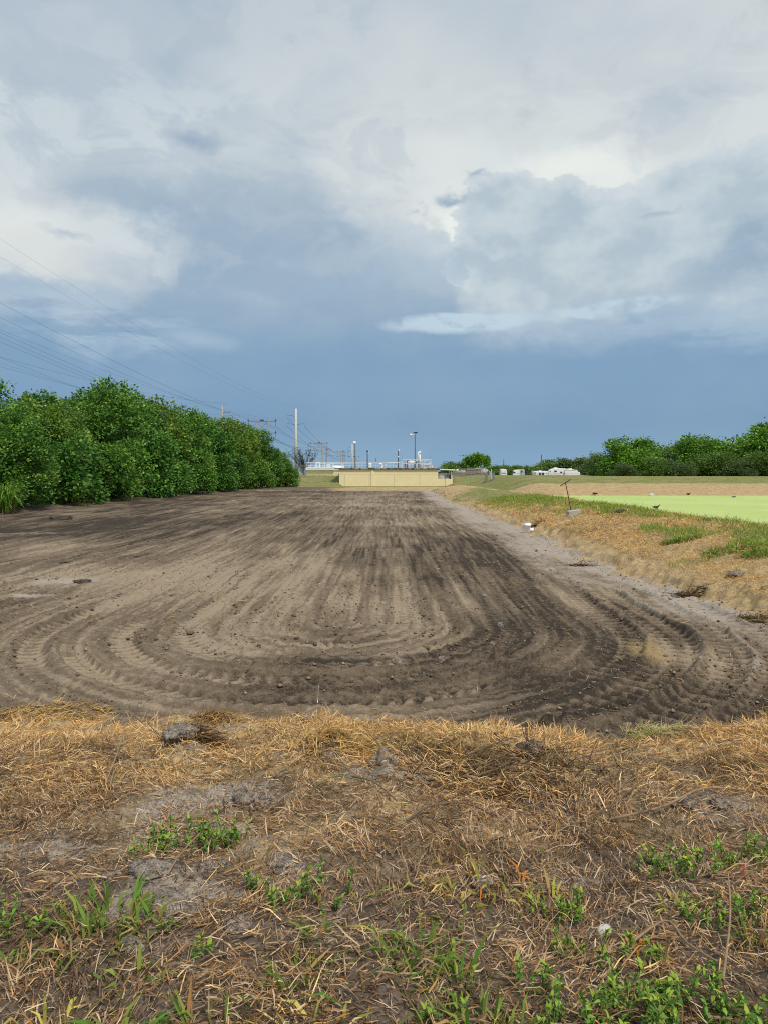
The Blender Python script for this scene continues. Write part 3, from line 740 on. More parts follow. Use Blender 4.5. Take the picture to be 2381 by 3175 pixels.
# dead and live grass of the bank between soil and pond
N = 130000
y = 7.2 * (48 / 7.2) ** rng.random(N); x = rng.uniform(4.2, 12.2, N)
ok = (x / y < .60); x, y = x[ok], y[ok]
d = basin_d(x, y); s_, gr_, st_ = bank_masks(x, y)
pn = fbm(x * 1.2, y * 1.0, 3, 451); z = gz(x, y)
keep = (rng.random(len(x)) < np.clip(.15 + 1.3 * pn - .8 * s_, .02, 1)) & (d > -.02) & (z > WATER + .03)
x, y, d, gr_, pn, z = [a[keep] for a in (x, y, d, gr_, pn, z)]; n = len(x)
sz = np.clip(y / 11, .75, 2.6)
isg = rng.random(n) < sst(.25, .62, gr_ + (fbm(x * 1.8, y * 1.5, 2, 461) - .5) * .9) * .95
L = rng.gamma(5, .017, n) * sz ** .6 + .03; W = rng.uniform(.0035, .007, n) * sz
pitch = np.where(isg, rng.uniform(.3, 1.3, n), np.abs(rng.normal(.22, .35, n)))
ca = pick(L3((206, 168, 106), (222, 188, 130), (192, 146, 84), (198, 160, 98), (176, 132, 76), (212, 178, 118), (186, 158, 94)), n)
cg = pick(L3((120, 146, 52), (104, 134, 46), (144, 158, 64), (164, 164, 76), (132, 142, 58)), n)
col = np.where(isg[:, None], cg, ca) * rng.uniform(.8, 1.25, n)[:, None]
dk = fbm(x * 1.4, y * 1.4, 3, 471); col = np.where((~isg & (rng.random(n) < sst(.56, .74, dk) * .75))[:, None], col * np.array([.50, .50, .52]), col)
tag(blades_obj('bank_grass', blade_arrays(x, y, z + .01, rng.uniform(0, 6.28, n), pitch, L, W, rng.normal(.4, .4, n), col, rng.normal(0, .5, n)), M['straw']), 'dry orange and green grass covering the bank beside the pond', 'grass', kind='stuff')

# crumbs of soil and litter on the graded floor
def lump_proto():
    v = np.array([(1, 0, 0), (-1, 0, 0), (0, 1, 0), (0, -1, 0), (0, 0, 1), (0, 0, -.6)], float)
    f = np.array([(0, 2, 4), (2, 1, 4), (1, 3, 4), (3, 0, 4), (2, 0, 5), (1, 2, 5), (3, 1, 5), (0, 3, 5)])
    return v, f
pv_, pf_ = lump_proto()
N = 60000
y = 5.9 * (26 / 5.9) ** rng.random(N); x = rng.uniform(-.6, .6, N) * y; 
d = basin_d(x, y); a, b, c, e = edges(x, y); rr, tt = u_coords(x, y)
pr = .10 + .75 * sst(.5, .68, fbm(rr * 4, np.abs(tt) * 3 + y * .2, 2, 481)) + .5 * np.exp(-(np.abs(d) / .25) ** 2) + .4 * gauss(x, y, 4.1, 8.0, 1.1, 1.3)
keep = (rng.random(N) < pr * .55) & (d < .15); x, y = x[keep], y[keep]; n = len(x)
sz = rng.gamma(2.2, .0042, n) * np.clip(y / 8, .8, 1.15) + .003
V = pv_[None] * rng.uniform(.6, 1.25, (n, 6, 1)); an = rng.uniform(0, 6.28, n); ca_, sa_ = np.cos(an)[:, None], np.sin(an)[:, None]
V = np.stack([V[..., 0] * ca_ - V[..., 1] * sa_, V[..., 0] * sa_ + V[..., 1] * ca_, V[..., 2] * .75], -1) * sz[:, None, None]
V += np.stack([x, y, gz(x, y) + sz * .3], 1)[:, None]
F = (np.arange(n)[:, None, None] * 6 + pf_[None]).reshape(-1, 3)
cc = pick(L3((124, 108, 90), (104, 90, 74), (142, 124, 102), (164, 146, 124), (112, 98, 82), (130, 114, 94)), n) * rng.uniform(.7, 1.1, n)[:, None]
o = link('soil_crumbs', np_mesh('soil_crumbs', V.reshape(-1, 3), [F], np.repeat(cc, 6, 0).astype(np.float32)), M['straw'])
tag(o, 'loose crumbs of earth on the graded soil', 'soil', kind='stuff')
N = 9000
y = 5.9 * (22 / 5.9) ** rng.random(N); x = rng.uniform(-.6, .6, N) * y; d = basin_d(x, y)
pr = .25 + .8 * np.exp(-(d / .6) ** 2) + .8 * gauss(x, y, 3.3, 8.6, 1.0, 1.2) + .5 * sst(.55, .7, fbm(x * .8, y * .8, 2, 491))
keep = (rng.random(N) < pr * .6) & (d < .1); x, y = x[keep], y[keep]; n = len(x)
tag(blades_obj('straw_litter', blade_arrays(x, y, gz(x, y) + .012, rng.uniform(0, 6.28, n), rng.normal(.05, .2, n), rng.gamma(4, .018, n) + .03, rng.uniform(.003, .006, n) * np.clip(y / 8, .8, 2), rng.normal(.2, .5, n), pick(L3((190, 160, 110), (160, 128, 86), (205, 180, 135), (120, 98, 72)), n), rng.normal(0, .5, n)), M['straw']), 'stray pale straws strewn over the graded soil', 'straw', kind='stuff')

# ------------------------------------------------------------------ trees
def crown(name, seed, h, r, nclump, nleaf, leaf, pal, low=.08, lobes=9, spread=.26, tip=.35, top_pow=1.0, squash=1.0):
    rg = np.random.default_rng(seed)
    # lobes make the outline uneven
    lc = []; lr = []
    for i in range(lobes):
        t = (i + rg.random()) / lobes; zz = low * h + (h - low * h) * (.12 + .74 * t)
        an = rg.uniform(0, 6.28); wr = r * math.sqrt(max(.2, 1 - (max(zz / h - .5, 0) / .62) ** 2)) * rg.uniform(.35, .80)
        lc.append((wr * math.cos(an), wr * math.sin(an), zz)); lr.append(r * rg.uniform(.27, .46) * (1.0 - .25 * t))
    lc = np.array(lc); lr = np.array(lr)
    k = rg.choice(lobes, nclump, p=lr ** 2 / (lr ** 2).sum())
    u = rg.normal(size=(nclump, 3)); u[:, 2] = u[:, 2] * .9 + .18; u /= np.linalg.norm(u, axis=1)[:, None]
    rad = np.where(rg.random(nclump) < .72, rg.uniform(.82, 1.10, nclump), rg.uniform(.3, .85, nclump))
    c = lc[k] + u * (lr[k] * rad)[:, None]
    c[:, 2] = np.where(c[:, 2] < low * h, low * h + rg.random(nclump) * .25 * h, c[:, 2]); c[:, 2] = np.minimum(c[:, 2], h * .99)
    n = nclump * nleaf
    o = np.repeat(u, nleaf, 0); cc = np.repeat(c, nleaf, 0)
    csz = np.repeat(rg.uniform(.7, 1.3, nclump), nleaf)
    off = rg.normal(size=(n, 3)) * (spread * csz)[:, None]; off[:, 2] *= .75
    p = cc + off
    dr = o * .55 + off / (np.linalg.norm(off, axis=1)[:, None] + 1e-6) * .9 + rg.normal(size=(n, 3)) * .35; dr[:, 2] -= .25
    dr /= np.linalg.norm(dr, axis=1)[:, None]
    nn = np.cross(dr, rg.normal(size=(n, 3)) + np.array([0, 0, .0])); nn /= np.linalg.norm(nn, axis=1)[:, None] + 1e-6
    ln = leaf * rg.uniform(.65, 1.35, n); w = ln * rg.uniform(.26, .40, n)
    up = np.cross(nn, dr)
    v = np.empty((n, 4, 3)); v[:, 0] = p; v[:, 1] = p + dr * (ln * .5)[:, None] + nn * w[:, None] + up * (w * .25)[:, None]
    v[:, 2] = p + dr * ln[:, None]; v[:, 3] = p + dr * (ln * .5)[:, None] - nn * w[:, None] + up * (w * .25)[:, None]
    f = np.arange(n)[:, None] * 4 + np.array([[0, 1, 2, 3]])
    pal = np.array([lin(q) for q in pal])
    outer = np.repeat(((rad > .95) & (rg.random(nclump) < tip)), nleaf)
    tone = np.clip(np.repeat(rg.random(nclump), nleaf) * .45 + rg.random(n) * .25 + np.repeat(rg.random(lobes)[k], nleaf) * .4, 0, 1.1)
    col = (pal[0] + (pal[1] - pal[0]) * tone[:, None]) * (.96 if name.startswith(('big', 'low')) else 1.1)
    col = np.where((outer & (off[:, 2] > -.05))[:, None], pal[2] * (.66 + .42 * rg.random(n))[:, None], col)
    me = np_mesh(name, v.reshape(-1, 3), [f], np.repeat(col, 4, 0).astype(np.float32))
    return me, lc, lr
def trunk(name, lc, h, seed, r0=.16, stems=3):
    rg = random.Random(seed); m = MB()
    for i in range(stems):
        bx, by = rg.uniform(-.35, .35), rg.uniform(-.35, .35)
        tgt = lc[(i * 3 + 1) % len(lc)]; mid = (bx + (tgt[0] - bx) * .4 + rg.uniform(-.2, .2), by + (tgt[1] - by) * .4, tgt[2] * .55)
        m.tube([(bx, by, -.25), (bx * 1.1, by * 1.1, tgt[2] * .2), mid, tuple(tgt)], [r0, r0 * .8, r0 * .55, r0 * .2], 6)
    for j in range(len(lc)):
        tgt = lc[j]; a = lc[(j * 2 + 1) % len(lc)]
        st = (a[0] * .3, a[1] * .3, a[2] * .35 + .2)
        md = tuple((st[i] + tgt[i]) / 2 + rg.uniform(-.25, .25) for i in range(3))
        m.tube([st, md, tuple(tgt)], [r0 * .45, r0 * .3, r0 * .1], 5, False)
    return m.mesh(name)
PAL_A = ((56, 90, 38), (106, 152, 60), (146, 182, 78)); PAL_B = ((54, 90, 42), (96, 146, 60), (128, 170, 74)); PAL_C = ((68, 98, 38), (120, 154, 60), (156, 180, 80))
PAL_D = ((64, 90, 44), (106, 136, 60), (138, 162, 74)); PAL_E = ((66, 104, 36), (116, 162, 54), (152, 188, 72)); PAL_F = ((66, 86, 52), (104, 124, 70), (130, 148, 86))
PAL_G = ((72, 104, 48), (112, 146, 66), (142, 168, 82))
PROTO = {}
def proto(key, seed, h, r, nc, nl, leaf, pal, **kw):
    st = kw.pop('stems', 3); r0 = kw.pop('r0', .16)
    me, lc, lr = crown(key + '_crown', seed, h, r, nc, nl, leaf, pal, **kw)
    tm = trunk(key + '_trunk', lc, h, seed, r0, st)
    me.materials.append(M['leaf']); tm.materials.append(M['bark']); PROTO[key] = (me, tm, h, r)
proto('big1', 1, 9.5, 4.6, 1600, 21, .215, PAL_A, low=.03, lobes=24, spread=.21, tip=.45)
proto('big2', 2, 9.0, 4.2, 1600, 21, .215, PAL_B, low=.03, lobes=22, spread=.21, tip=.40)
proto('big3', 3, 9.2, 4.4, 1600, 21, .215, PAL_C, low=.03, lobes=23, spread=.21, tip=.35)
proto('low1', 4, 5.2, 3.2, 850, 20, .20, PAL_A, low=.02, lobes=16, spread=.20, tip=.5)
proto('low2', 5, 4.6, 3.0, 800, 20, .20, PAL_B, low=.02, lobes=15, spread=.20, tip=.45)
proto('east1', 6, 8.0, 4.6, 1300, 12, .36, PAL_E, low=.05, lobes=22, spread=.40, tip=.5)
proto('east2', 7, 8.0, 4.2, 1300, 12, .36, PAL_E, low=.05, lobes=24, spread=.40, tip=.4)
proto('brush1', 8, 5.0, 4.0, 900, 12, .30, PAL_D, low=.02, lobes=18, spread=.40, tip=.25)
proto('brush2', 9, 5.0, 4.0, 900, 12, .30, PAL_F, low=.02, lobes=16, spread=.40, tip=.3)
proto('far1', 10, 6.0, 4.4, 520, 10, .55, PAL_G, low=.02, lobes=8, spread=.55, tip=.4)
proto('far2', 11, 6.0, 4.2, 520, 10, .55, PAL_F, low=.02, lobes=7, spread=.55, tip=.4)
proto('umbrella', 12, 6.0, 3.4, 420, 9, .55, PAL_E, low=.55, lobes=7, spread=.5, tip=.3, r0=.22, stems=2)
F_PX = 2204.0; CXP = 1190.0; HZP = 1470.0
def at(px, py, D): return Vector(((px - CXP) * D / F_PX, D, EYE - (py - HZP) * D / F_PX))
def tree(name, key, x, y, h, label, group, rz=0.0, wide=1.0, cat='tree'):
    me, tm, ph, pr = PROTO[key]
    r = empty(name, (x, y, gz1(x, y) - .05), rz); s = h / ph
    r.scale = (s * wide, s * wide, s)
    link('crown', me, None, r); link('trunk', tm, None, r)
    return tag(r, label, cat, group)
HEDGE = [(-60, -24.5, 1232, 'big1', 'leafy tree cut by the left frame edge, front of the hedge'), (35, -28.5, 1188, 'big2', 'dark tree rising behind at the far left of the hedge'), (128, -25.0, 1238, 'big3', 'broad bright tree left of the highest one in the hedge'),
         (268, -26.0, 1168, 'big1', 'highest tree of the left hedge, with rounded top'), (372, -25.5, 1222, 'big2', 'tree just right of the highest one in the hedge'), (452, -25.0, 1226, 'big3', 'yellowish green tree in the middle of the left hedge'),
         (540, -24.4, 1258, 'big1', 'hedge tree standing half way between the highest tree and the hedge end'), (620, -23.6, 1284, 'big2', 'hedge tree left below the single davit pole'), (700, -22.2, 1290, 'big3', 'hedge tree right under the single davit pole'),
         (762, -21.0, 1318, 'big1', 'hedge tree left of the portal pole frame'), (812, -19.2, 1352, 'big2', 'hedge tree in front of the portal pole frame'), (852, -17.6, 1396, 'big3', 'second last tree at the far end of the hedge')]
for i, (px, xx, top, key, lab) in enumerate(HEDGE):
    D = -xx * F_PX / (CXP - px); zt = EYE + (HZP - top) * D / F_PX
    tree('hedge_tree', key, xx, D, zt - gz1(xx, D) + .1, lab, 'trees of the left hedge', rz=i * 1.9 + .4, wide=.96 if i > 8 else 1.04)
LOW = [(55, -22.6, 1372, 'low1', 'low shrub beside the cane grass at the left edge'), (190, -23.0, 1330, 'low2', 'low leafy shrub at the foot of the highest hedge tree, left'), (300, -23.4, 1352, 'low1', 'low leafy shrub at the foot of the highest hedge tree, right'), (425, -23.6, 1345, 'low2', 'low shrub at the hedge foot in the middle'),
       (560, -22.6, 1380, 'low1', 'low shrub at the hedge foot right of the middle'), (690, -20.6, 1410, 'low2', 'low shrub at the hedge foot towards the far end'), (790, -18.4, 1425, 'low1', 'low shrub in front of the last hedge trees'), (882, -16.2, 1438, 'low2', 'rounded last shrub ending the hedge by the concrete pole')]
for i, (px, xx, top, key, lab) in enumerate(LOW):
    D = -xx * F_PX / (CXP - px); zt = EYE + (HZP - top) * D / F_PX
    tree('hedge_shrub', key, xx, D, zt - gz1(xx, D), lab, 'shrubs along the hedge foot', rz=i * 2.3, wide=1.12, cat='shrub')
EAST = [(1835, 172, 1424, 'brush2', 'pale low tree left of the three tall right trees', 1.25), (1962, 118, 1362, 'east1', 'rounded bright green tree, leftmost of the three tall right ones', 1.3), (2172, 116, 1358, 'east2', 'bright green tree in the middle of the three tall right ones', 1.3), (2350, 112, 1320, 'east1', 'tallest bright green tree at the right frame edge', 1.2),
        (1878, 124, 1412, 'brush1', 'dark brush tree left beside the rounded bright tree', 1.1), (2030, 122, 1394, 'brush2', 'dark brush tree right beside the rounded bright tree', 1.1), (2095, 126, 1382, 'brush1', 'dark tall brush between the two bright right trees', 1.1), (2130, 128, 1378, 'brush2', 'olive tree with thin top left of the middle right tree', .8), (2255, 122, 1372, 'brush1', 'dark tree between the middle and the tallest right tree', 1.0),
        (1925, 110, 1442, 'brush2', 'low brush under the rounded bright tree', 1.2), (2040, 108, 1424, 'brush1', 'low dark brush left of the fan palm', 1.25), (2125, 108, 1436, 'brush2', 'low brush right of the fan palm', 1.2), (2210, 108, 1408, 'brush1', 'low dark brush under the middle right tree', 1.2), (2300, 104, 1432, 'brush2', 'low brush under the tallest right tree', 1.2), (2375, 105, 1402, 'brush1', 'low dark brush at the right frame edge', 1.2)]
for i, (px, D, top, key, lab, wd) in enumerate(EAST):
    p = at(px, top, D); tree('east_tree', key, p.x, D, p.z - gz1(p.x, D) + .2, lab, 'trees behind the pond', rz=i * 2.1 + 1, wide=wd)
FAR = [(1392, 215, 1442, 'far1'), (1425, 225, 1436, 'far2'), (1455, 235, 1448, 'far1'), (1502, 240, 1452, 'far2'), (1545, 240, 1446, 'far1'), (1580, 250, 1447, 'far2'), (1615, 250, 1446, 'far1'), (1650, 245, 1450, 'far2'), (1690, 240, 1438, 'far1'), (1718, 245, 1432, 'far2'), (1748, 240, 1440, 'far1'), (1775, 235, 1426, 'far2'), (1800, 230, 1440, 'far1'), (1822, 228, 1446, 'far2'), (1860, 225, 1450, 'far1'), (1640, 152, 1458, 'brush1'), (1582, 150, 1456, 'brush1'), (1600, 215, 1462, 'far2'), (1530, 205, 1462, 'far1'), (1470, 210, 1456, 'far2')]
FAR.sort()
ORD = 'first second third fourth fifth sixth seventh eighth ninth tenth eleventh twelfth thirteenth fourteenth fifteenth sixteenth seventeenth eighteenth nineteenth twentieth'.split()
for i, (px, D, top, key) in enumerate(FAR):
    p = at(px, top, D)
    near = {j: ('dark bush between the white trailers' if FAR[j][0] == 1640 else 'dark bush in front of the leftmost white trailer') for j in range(20) if FAR[j][0] in (1640, 1582)}
    tree('distant_tree', key, p.x, D, p.z - gz1(p.x, D) + .2, near.get(i, ORD[i] + ' distant tree of the row behind the trailers, counted from the left'), 'distant trees', rz=i * 1.7, wide=.55 if i in near else 1.7)
p = at(1466, 1414, 190); tree('umbrella_tree', 'umbrella', p.x, 190, p.z - gz1(p.x, 190), 'spreading open tree beside the hoop shelter', None, 1.0, 1.0)
p = at(1511, 1420, 190); tree('umbrella_tree', 'umbrella', p.x, 190, p.z - gz1(p.x, 190), 'small round-headed tree right of the spreading one', None, 2.2, .55)
# wispy casuarina behind the concrete pole
cs = empty('casuarina_tree', (at(942, 1470, 190).x, 190, gz1(-21, 190))); m = MB(); rg = random.Random(5)
nv = []; 
for i in range(26):
    an = rg.uniform(-1.2, 1.2); ln = rg.uniform(2.5, 6.0); b = (rg.uniform(-.6, .6), rg.uniform(-.6, .6), rg.uniform(.2, 2.2))
    e = (b[0] + math.sin(an) * ln * .75, b[1] + rg.uniform(-1, 1), b[2] + ln * math.cos(an * .6)); m.tube([b, e], [.06, .02], 4, False); nv.append((b, e))
m.tube([(0, 0, -.3), (0, 0, 3)], [.18, .1], 6)
m.build('trunk', M['bark'], cs)
P = []; 
for b, e in nv:
    for k in range(70):
        t = rng.random() ** .6; P.append([b[i] + (e[i] - b[i]) * t + rng.normal(0, .22) for i in range(3)])
P = np.array(P); n = len(P)
blades_obj('crown', blade_arrays(P[:, 0], P[:, 1], P[:, 2], rng.uniform(0, 6.28, n), rng.uniform(.2, 1.3, n), rng.uniform(.4, .8, n), rng.uniform(.05, .10, n), rng.normal(.2, .3, n), pick(L3((70, 84, 70), (58, 70, 56), (88, 98, 80)), n), rng.normal(0, .8, n)), M['leaf'], cs)
tag(cs, 'wispy grey-green casuarina behind the concrete pole', 'tree')
cs2 = copy_tree(cs); cs2.location = (at(1000, 1470, 205).x - 3.6, 205, gz1(-20, 205) - .6); cs2.scale = (.55, .55, .5); tag(cs2, 'small wispy casuarina right behind the white railing', 'tree')
# fan palm among the right brush
pp = at(2088, 1478, 103); palm = empty('fan_palm', (pp.x, 103, gz1(pp.x, 103)))
MB().tube([(0, 0, -.2), (.05, 0, .6), (0, 0, 1.3)], [.22, .2, .17], 8).build('trunk', M['bark'], palm)
fx = []; 
for i in range(26):
    an = rng.uniform(0, 6.28); pt = rng.uniform(-.3, 1.2); L0 = rng.uniform(.7, 1.1)
    c0 = np.array([math.cos(an) * math.cos(pt), math.sin(an) * math.cos(pt), math.sin(pt)]) * L0 + np.array([0, 0, 1.3])
    for k in np.linspace(-1.1, 1.1, 13): fx.append((c0[0], c0[1], c0[2], an + k, pt * .6 - .15 * abs(k)))
fx = np.array(fx); n = len(fx)
blades_obj('crown', blade_arrays(fx[:, 0], fx[:, 1], fx[:, 2], fx[:, 3], fx[:, 4], rng.uniform(.6, .9, n), np.full(n, .07), rng.uniform(.1, .7, n), pick(L3((66, 92, 62), (84, 112, 74), (54, 78, 52)), n)), M['leaf'], palm)
tag(palm, 'small fan palm in front of the dark brush', 'palm')
# cane grass at the left edge of the picture
pc = at(18, 1560, 40.5); cane = empty('cane_grass', (pc.x, 40.5, gz1(pc.x, 40.5)))
n = 420; an = rng.uniform(0, 6.28, n); pt = rng.uniform(.75, 1.45, n); rr0 = rng.random(n) * .55
blades_obj('leaves', blade_arrays(np.cos(an) * rr0, np.sin(an) * rr0, rng.uniform(0, 1.15, n), an + rng.normal(0, .4, n), pt, rng.uniform(.7, 1.5, n), rng.uniform(.03, .055, n), rng.uniform(.7, 1.9, n), pick(L3((118, 158, 60), (96, 138, 50), (150, 182, 84)), n)), M['grass'], cane)
m = MB(); rg = random.Random(3)
for i in range(14): a0 = rg.uniform(0, 6.28); q = rg.uniform(.1, .5); m.tube([(math.cos(a0) * q, math.sin(a0) * q, -.1), (math.cos(a0) * q * 1.4, math.sin(a0) * q * 1.4, 1.3)], [.016, .01], 5, False)
m.build('stalks', M['stem'], cane)
tag(cane, 'light green cane grass with arching leaves at the left edge', 'tall grass')

# ------------------------------------------------------------------ treatment building
def stucco():
    def f(g, b, o):
        p = g.new('ShaderNodeTexCoord').outputs['Object']
        n = g.noise(p, .8, 5, .6); n2 = g.noise(g.vscale(p, (1, 1, .25)), 2.2, 6, .7); sp = g.new('ShaderNodeSeparateXYZ'); g.l.new(p, sp.inputs[0])
        c = g.mix(g.smooth(n, .3, .7), (.86, .72, .42), (.90, .77, .47))
        c = g.mix(g.mul(g.smooth(n2, .62, .8), g.mul(g.smooth(sp.outputs[2], 1.2, -.3), .4)), c, (.22, .17, .10))
        vo = g.noise(p, 4.2, 3, .8); c = g.mix(g.mul(g.smooth(vo, .74, .79), g.smooth(sp.outputs[2], 1.4, .2)), c, (.10, .08, .06))
        g.put(b.inputs['Base Color'], c); b.inputs['Roughness'].default_value = .9
    return mat('yellow_stucco', f)
def stained():
    def f(g, b, o):
        p = g.new('ShaderNodeTexCoord').outputs['Object']; n = g.noise(g.vscale(p, (1, 1, .3)), 1.3, 6, .75)
        g.put(b.inputs['Base Color'], g.mix(g.smooth(n, .38, .62), (.06, .055, .05), (.42, .38, .32))); b.inputs['Roughness'].default_value = .9
    return mat('stained_slab', f)
M['stucco'] = stucco(); M['slab'] = stained()
B0 = 125.0; kb = B0 / F_PX
def bx(px): return (px - CXP) * kb
def bz(py): return EYE - (py - HZP) * kb
bld = empty('treatment_building', (bx(1205), B0, -.6)); BO = Vector(bld.location)
def wb_(m, name, mt, parent=None, root=bld, **kw):
    """mesh given in world coordinates, child of root"""
    org = Vector(root.location)
    m.v = [(v[0] - org.x, v[1] - org.y, v[2] - org.z) for v in m.v]
    o = m.build(name, mt, parent or root, **kw)
    return o
wall = wb_(MB().box(bx(1052), bx(1357), B0, B0 + 19, -.7, bz(1455.2)), 'wall', M['stucco'])
wb_(MB().box(bx(1151), bx(1159), B0 - .12, B0 + .05, -.7, bz(1455.4)), 'pilaster', M['stucco'])
wb_(MB().box(bx(1038), bx(1363), B0 - .3, B0 + 19.5, bz(1454.6), bz(1451)), 'roof_slab', M['slab'])
wb_(MB().box(bx(1357.2), bx(1402), B0 + .1, B0 + 6, -.7, bz(1485)), 'low_wall', M['stucco'])
k2 = 142.0 / F_PX; wx = lambda px: (px - CXP) * k2; wz = lambda py: EYE - (py - HZP) * k2
wb_(MB().box(wx(951), bx(1052) - .4, 142, 160, .2, wz(1458.5)), 'wing_wall', M['stucco'])
wb_(MB().box(wx(947), bx(1052) - .2, 141.85, 160.5, wz(1458.3), wz(1450.5)), 'wing_slab', M['white'])
wb_(MB().tube([(wx(953), 141.4, wz(1450)), (wx(1040), 141.4, wz(1449.5))], .16, 8), 'pipe', M['white'])
cn = wb_(MB().box(bx(1362), bx(1410), B0 + .4, B0 + 5.5, bz(1456.5), bz(1453.3)), 'canopy', M['white'])
for v in cn.data.vertices:
    if v.co.x > 10: v.co.z -= .12
wb_(MB().tube([(bx(1400), B0 + .7, bz(1485)), (bx(1400), B0 + .7, bz(1456))], .085, 6), 'canopy_post', M['white'])
wb_(MB().tube([(bx(1400), B0 + 5, bz(1485)), (bx(1400), B0 + 5, bz(1456))], .085, 6), 'canopy_post', M['white'])
# railings on the roof
def railing(x0, x1, y, zt, zm, zb, step, label, ends=0.0):
    r = empty('railing', (0, 0, 0)); r.parent = bld; r.location = -BO
    MB().tube([(x0, y, zt), (x1, y, zt)], .05, 6).build('top_rail', M['rail'], r)
    MB().tube([(x0, y, zm), (x1, y, zm)], .045, 6).build('mid_rail', M['rail'], r)
    n = max(2, round((x1 - x0) / step)); pm = None
    for i in range(n + 1):
        px = x0 + (x1 - x0) * i / n
        if pm is None: pm = MB().tube([(0, 0, zb), (0, 0, zt + .02)], .05, 6).mesh('railing_post')
        q = link('post', pm, M['rail'], r); q.location = (px, y, 0)
    if ends:
        MB().tube([(x0, y, zt), (x0, y + ends, zt)], .05, 6).build('top_rail', M['rail'], r)
        MB().tube([(x1, y, zt), (x1, y + ends, zt)], .05, 6).build('top_rail', M['rail'], r)
        for f in (.5, 1.0):
            for xx in (x0, x1):
                q = link('post', pm, M['rail'], r); q.location = (xx, y + ends * f, 0)
    return r
railing(wx(951.5), wx(1245), 142.3, wz(1433.5), wz(1443), wz(1451), 1.75, '', 8)
railing(wx(960), wx(1240), 154, wz(1433.5), wz(1441), wz(1451), 2.1, '', 0)
railing(bx(1246), bx(1337), B0 + .8, bz(1424.5), bz(1437.5), bz(1450), 1.35, '', 7)
railing(bx(1262), bx(1340), B0 + 8, bz(1426), bz(1438), bz(1450), 1.3, '', 0)
tag(bld, 'long low yellow stucco building with railings on its flat roof', 'building')
# plant on the roof
def onroof(name, m, mt, label, cat, **kw):
    o = m.build(name, mt, None, **kw); return tag(o, label, cat)
rz_ = bz(1450)
wr = wz(1450.5)
def wpipe(pts, r, n=8): return MB().tube(pts, r, n)
onroof('pipe_arch', wpipe([(wx(979), 143, wr), (wx(979), 143, wz(1435.5)), (wx(990), 143, wz(1435.5)), (wx(990), 143, wr)], .16), M['white'], 'square white pipe arch at the left end of the roof', 'pipe')
onroof('roof_box', MB().box(wx(1011), wx(1020), 144, 145, wr, wz(1441)).box(wx(1009.5), wx(1021.5), 143.8, 145.2, wz(1441), wz(1439.5)), M['white'], 'small white lidded box behind the left railing', 'box')
onroof('roof_dome', MB().lathe([(1.1, 0), (1.05, .22), (.7, .42), (.05, .5)], (wx(1041), 146, wr), 14), M['white'], 'low white domed hatch behind the left railing', 'hatch', smooth=True)
onroof('roof_cabinet', MB().box(wx(1052), wx(1063), 147, 148.5, wr - .2, wz(1439)).box(wx(1051.5), wx(1063.5), 146.9, 148.6, wz(1439), wz(1438)), M['rail'], 'grey cabinet beside the domed hatch on the roof', 'cabinet')
onroof('white_drum', MB().lathe([(.30, 0), (.32, .1), (.32, .75), (.27, .85), (.05, .88)], (bx(1146), B0 + 2, rz_), 12), M['white'], 'white upright drum in the middle of the roof', 'drum')
onroof('pipe_elbow', wpipe([(bx(1183.5), B0 + 1.5, rz_), (bx(1183.5), B0 + 1.5, bz(1440)), (bx(1181), B0 + 1.5, bz(1438)), (bx(1176), B0 + 1.5, bz(1438.5))], .2), M['white'], 'thick white pipe elbow in the middle of the roof', 'pipe')
onroof('valve_stand', wpipe([(bx(1196), B0 + 1.6, rz_), (bx(1196), B0 + 1.6, bz(1440))], .07).tube([(bx(1192), B0 + 1.6, bz(1441)), (bx(1200), B0 + 1.6, bz(1441))], .05, 6), M['rail'], 'grey valve stand right of the pipe elbow', 'valve')
onroof('white_trough', MB().box(bx(1202), bx(1232), B0 + 3, B0 + 4, bz(1435.5), bz(1433)).box(bx(1204), bx(1205), B0 + 3.2, B0 + 3.8, rz_, bz(1435.5)).box(bx(1228), bx(1229), B0 + 3.2, B0 + 3.8, rz_, bz(1435.5)), M['white'], 'long white trough on legs over the roof', 'trough')
onroof('orange_standpipe', wpipe([(bx(1256), B0 + 1.4, rz_), (bx(1256), B0 + 1.4, bz(1436))], .17).tube([(bx(1262), B0 + 1.6, rz_), (bx(1262), B0 + 1.6, bz(1427)), (bx(1267), B0 + 1.6, bz(1427))], .12, 8), M['orange'], 'orange standpipe behind the raised railing', 'pipe')
hp = onroof('blower_pipe', wpipe([(bx(1263), B0 + 2.4, bz(1433.5)), (bx(1289), B0 + 2.4, bz(1433))], .22).tube([(bx(1268), B0 + 2.4, rz_), (bx(1268), B0 + 2.4, bz(1433.5))], .1, 6).tube([(bx(1284), B0 + 2.4, rz_), (bx(1284), B0 + 2.4, bz(1433.5))], .1, 6), M['white'], 'long white pipe lying behind the raised railing', 'pipe', smooth=True)
wpipe([(bx(1289.02), B0 + 2.4, bz(1433)), (bx(1294), B0 + 2.4, bz(1433))], .2).build('flange', M['darksteel'], hp)
onroof('gooseneck_vent', wpipe([(bx(1297.5), B0 + 1.2, rz_), (bx(1297.5), B0 + 1.2, bz(1405)), (bx(1298.5), B0 + 1.2, bz(1402.2)), (bx(1302), B0 + 1.2, bz(1401.5)), (bx(1304), B0 + 1.2, bz(1403.5))], .19, 10).tube([(bx(1301.8), B0 + 1.3, rz_), (bx(1301.8), B0 + 1.3, bz(1404.5))], .12, 8), M['white'], 'tall white gooseneck vent pipe on the roof', 'pipe', smooth=True)
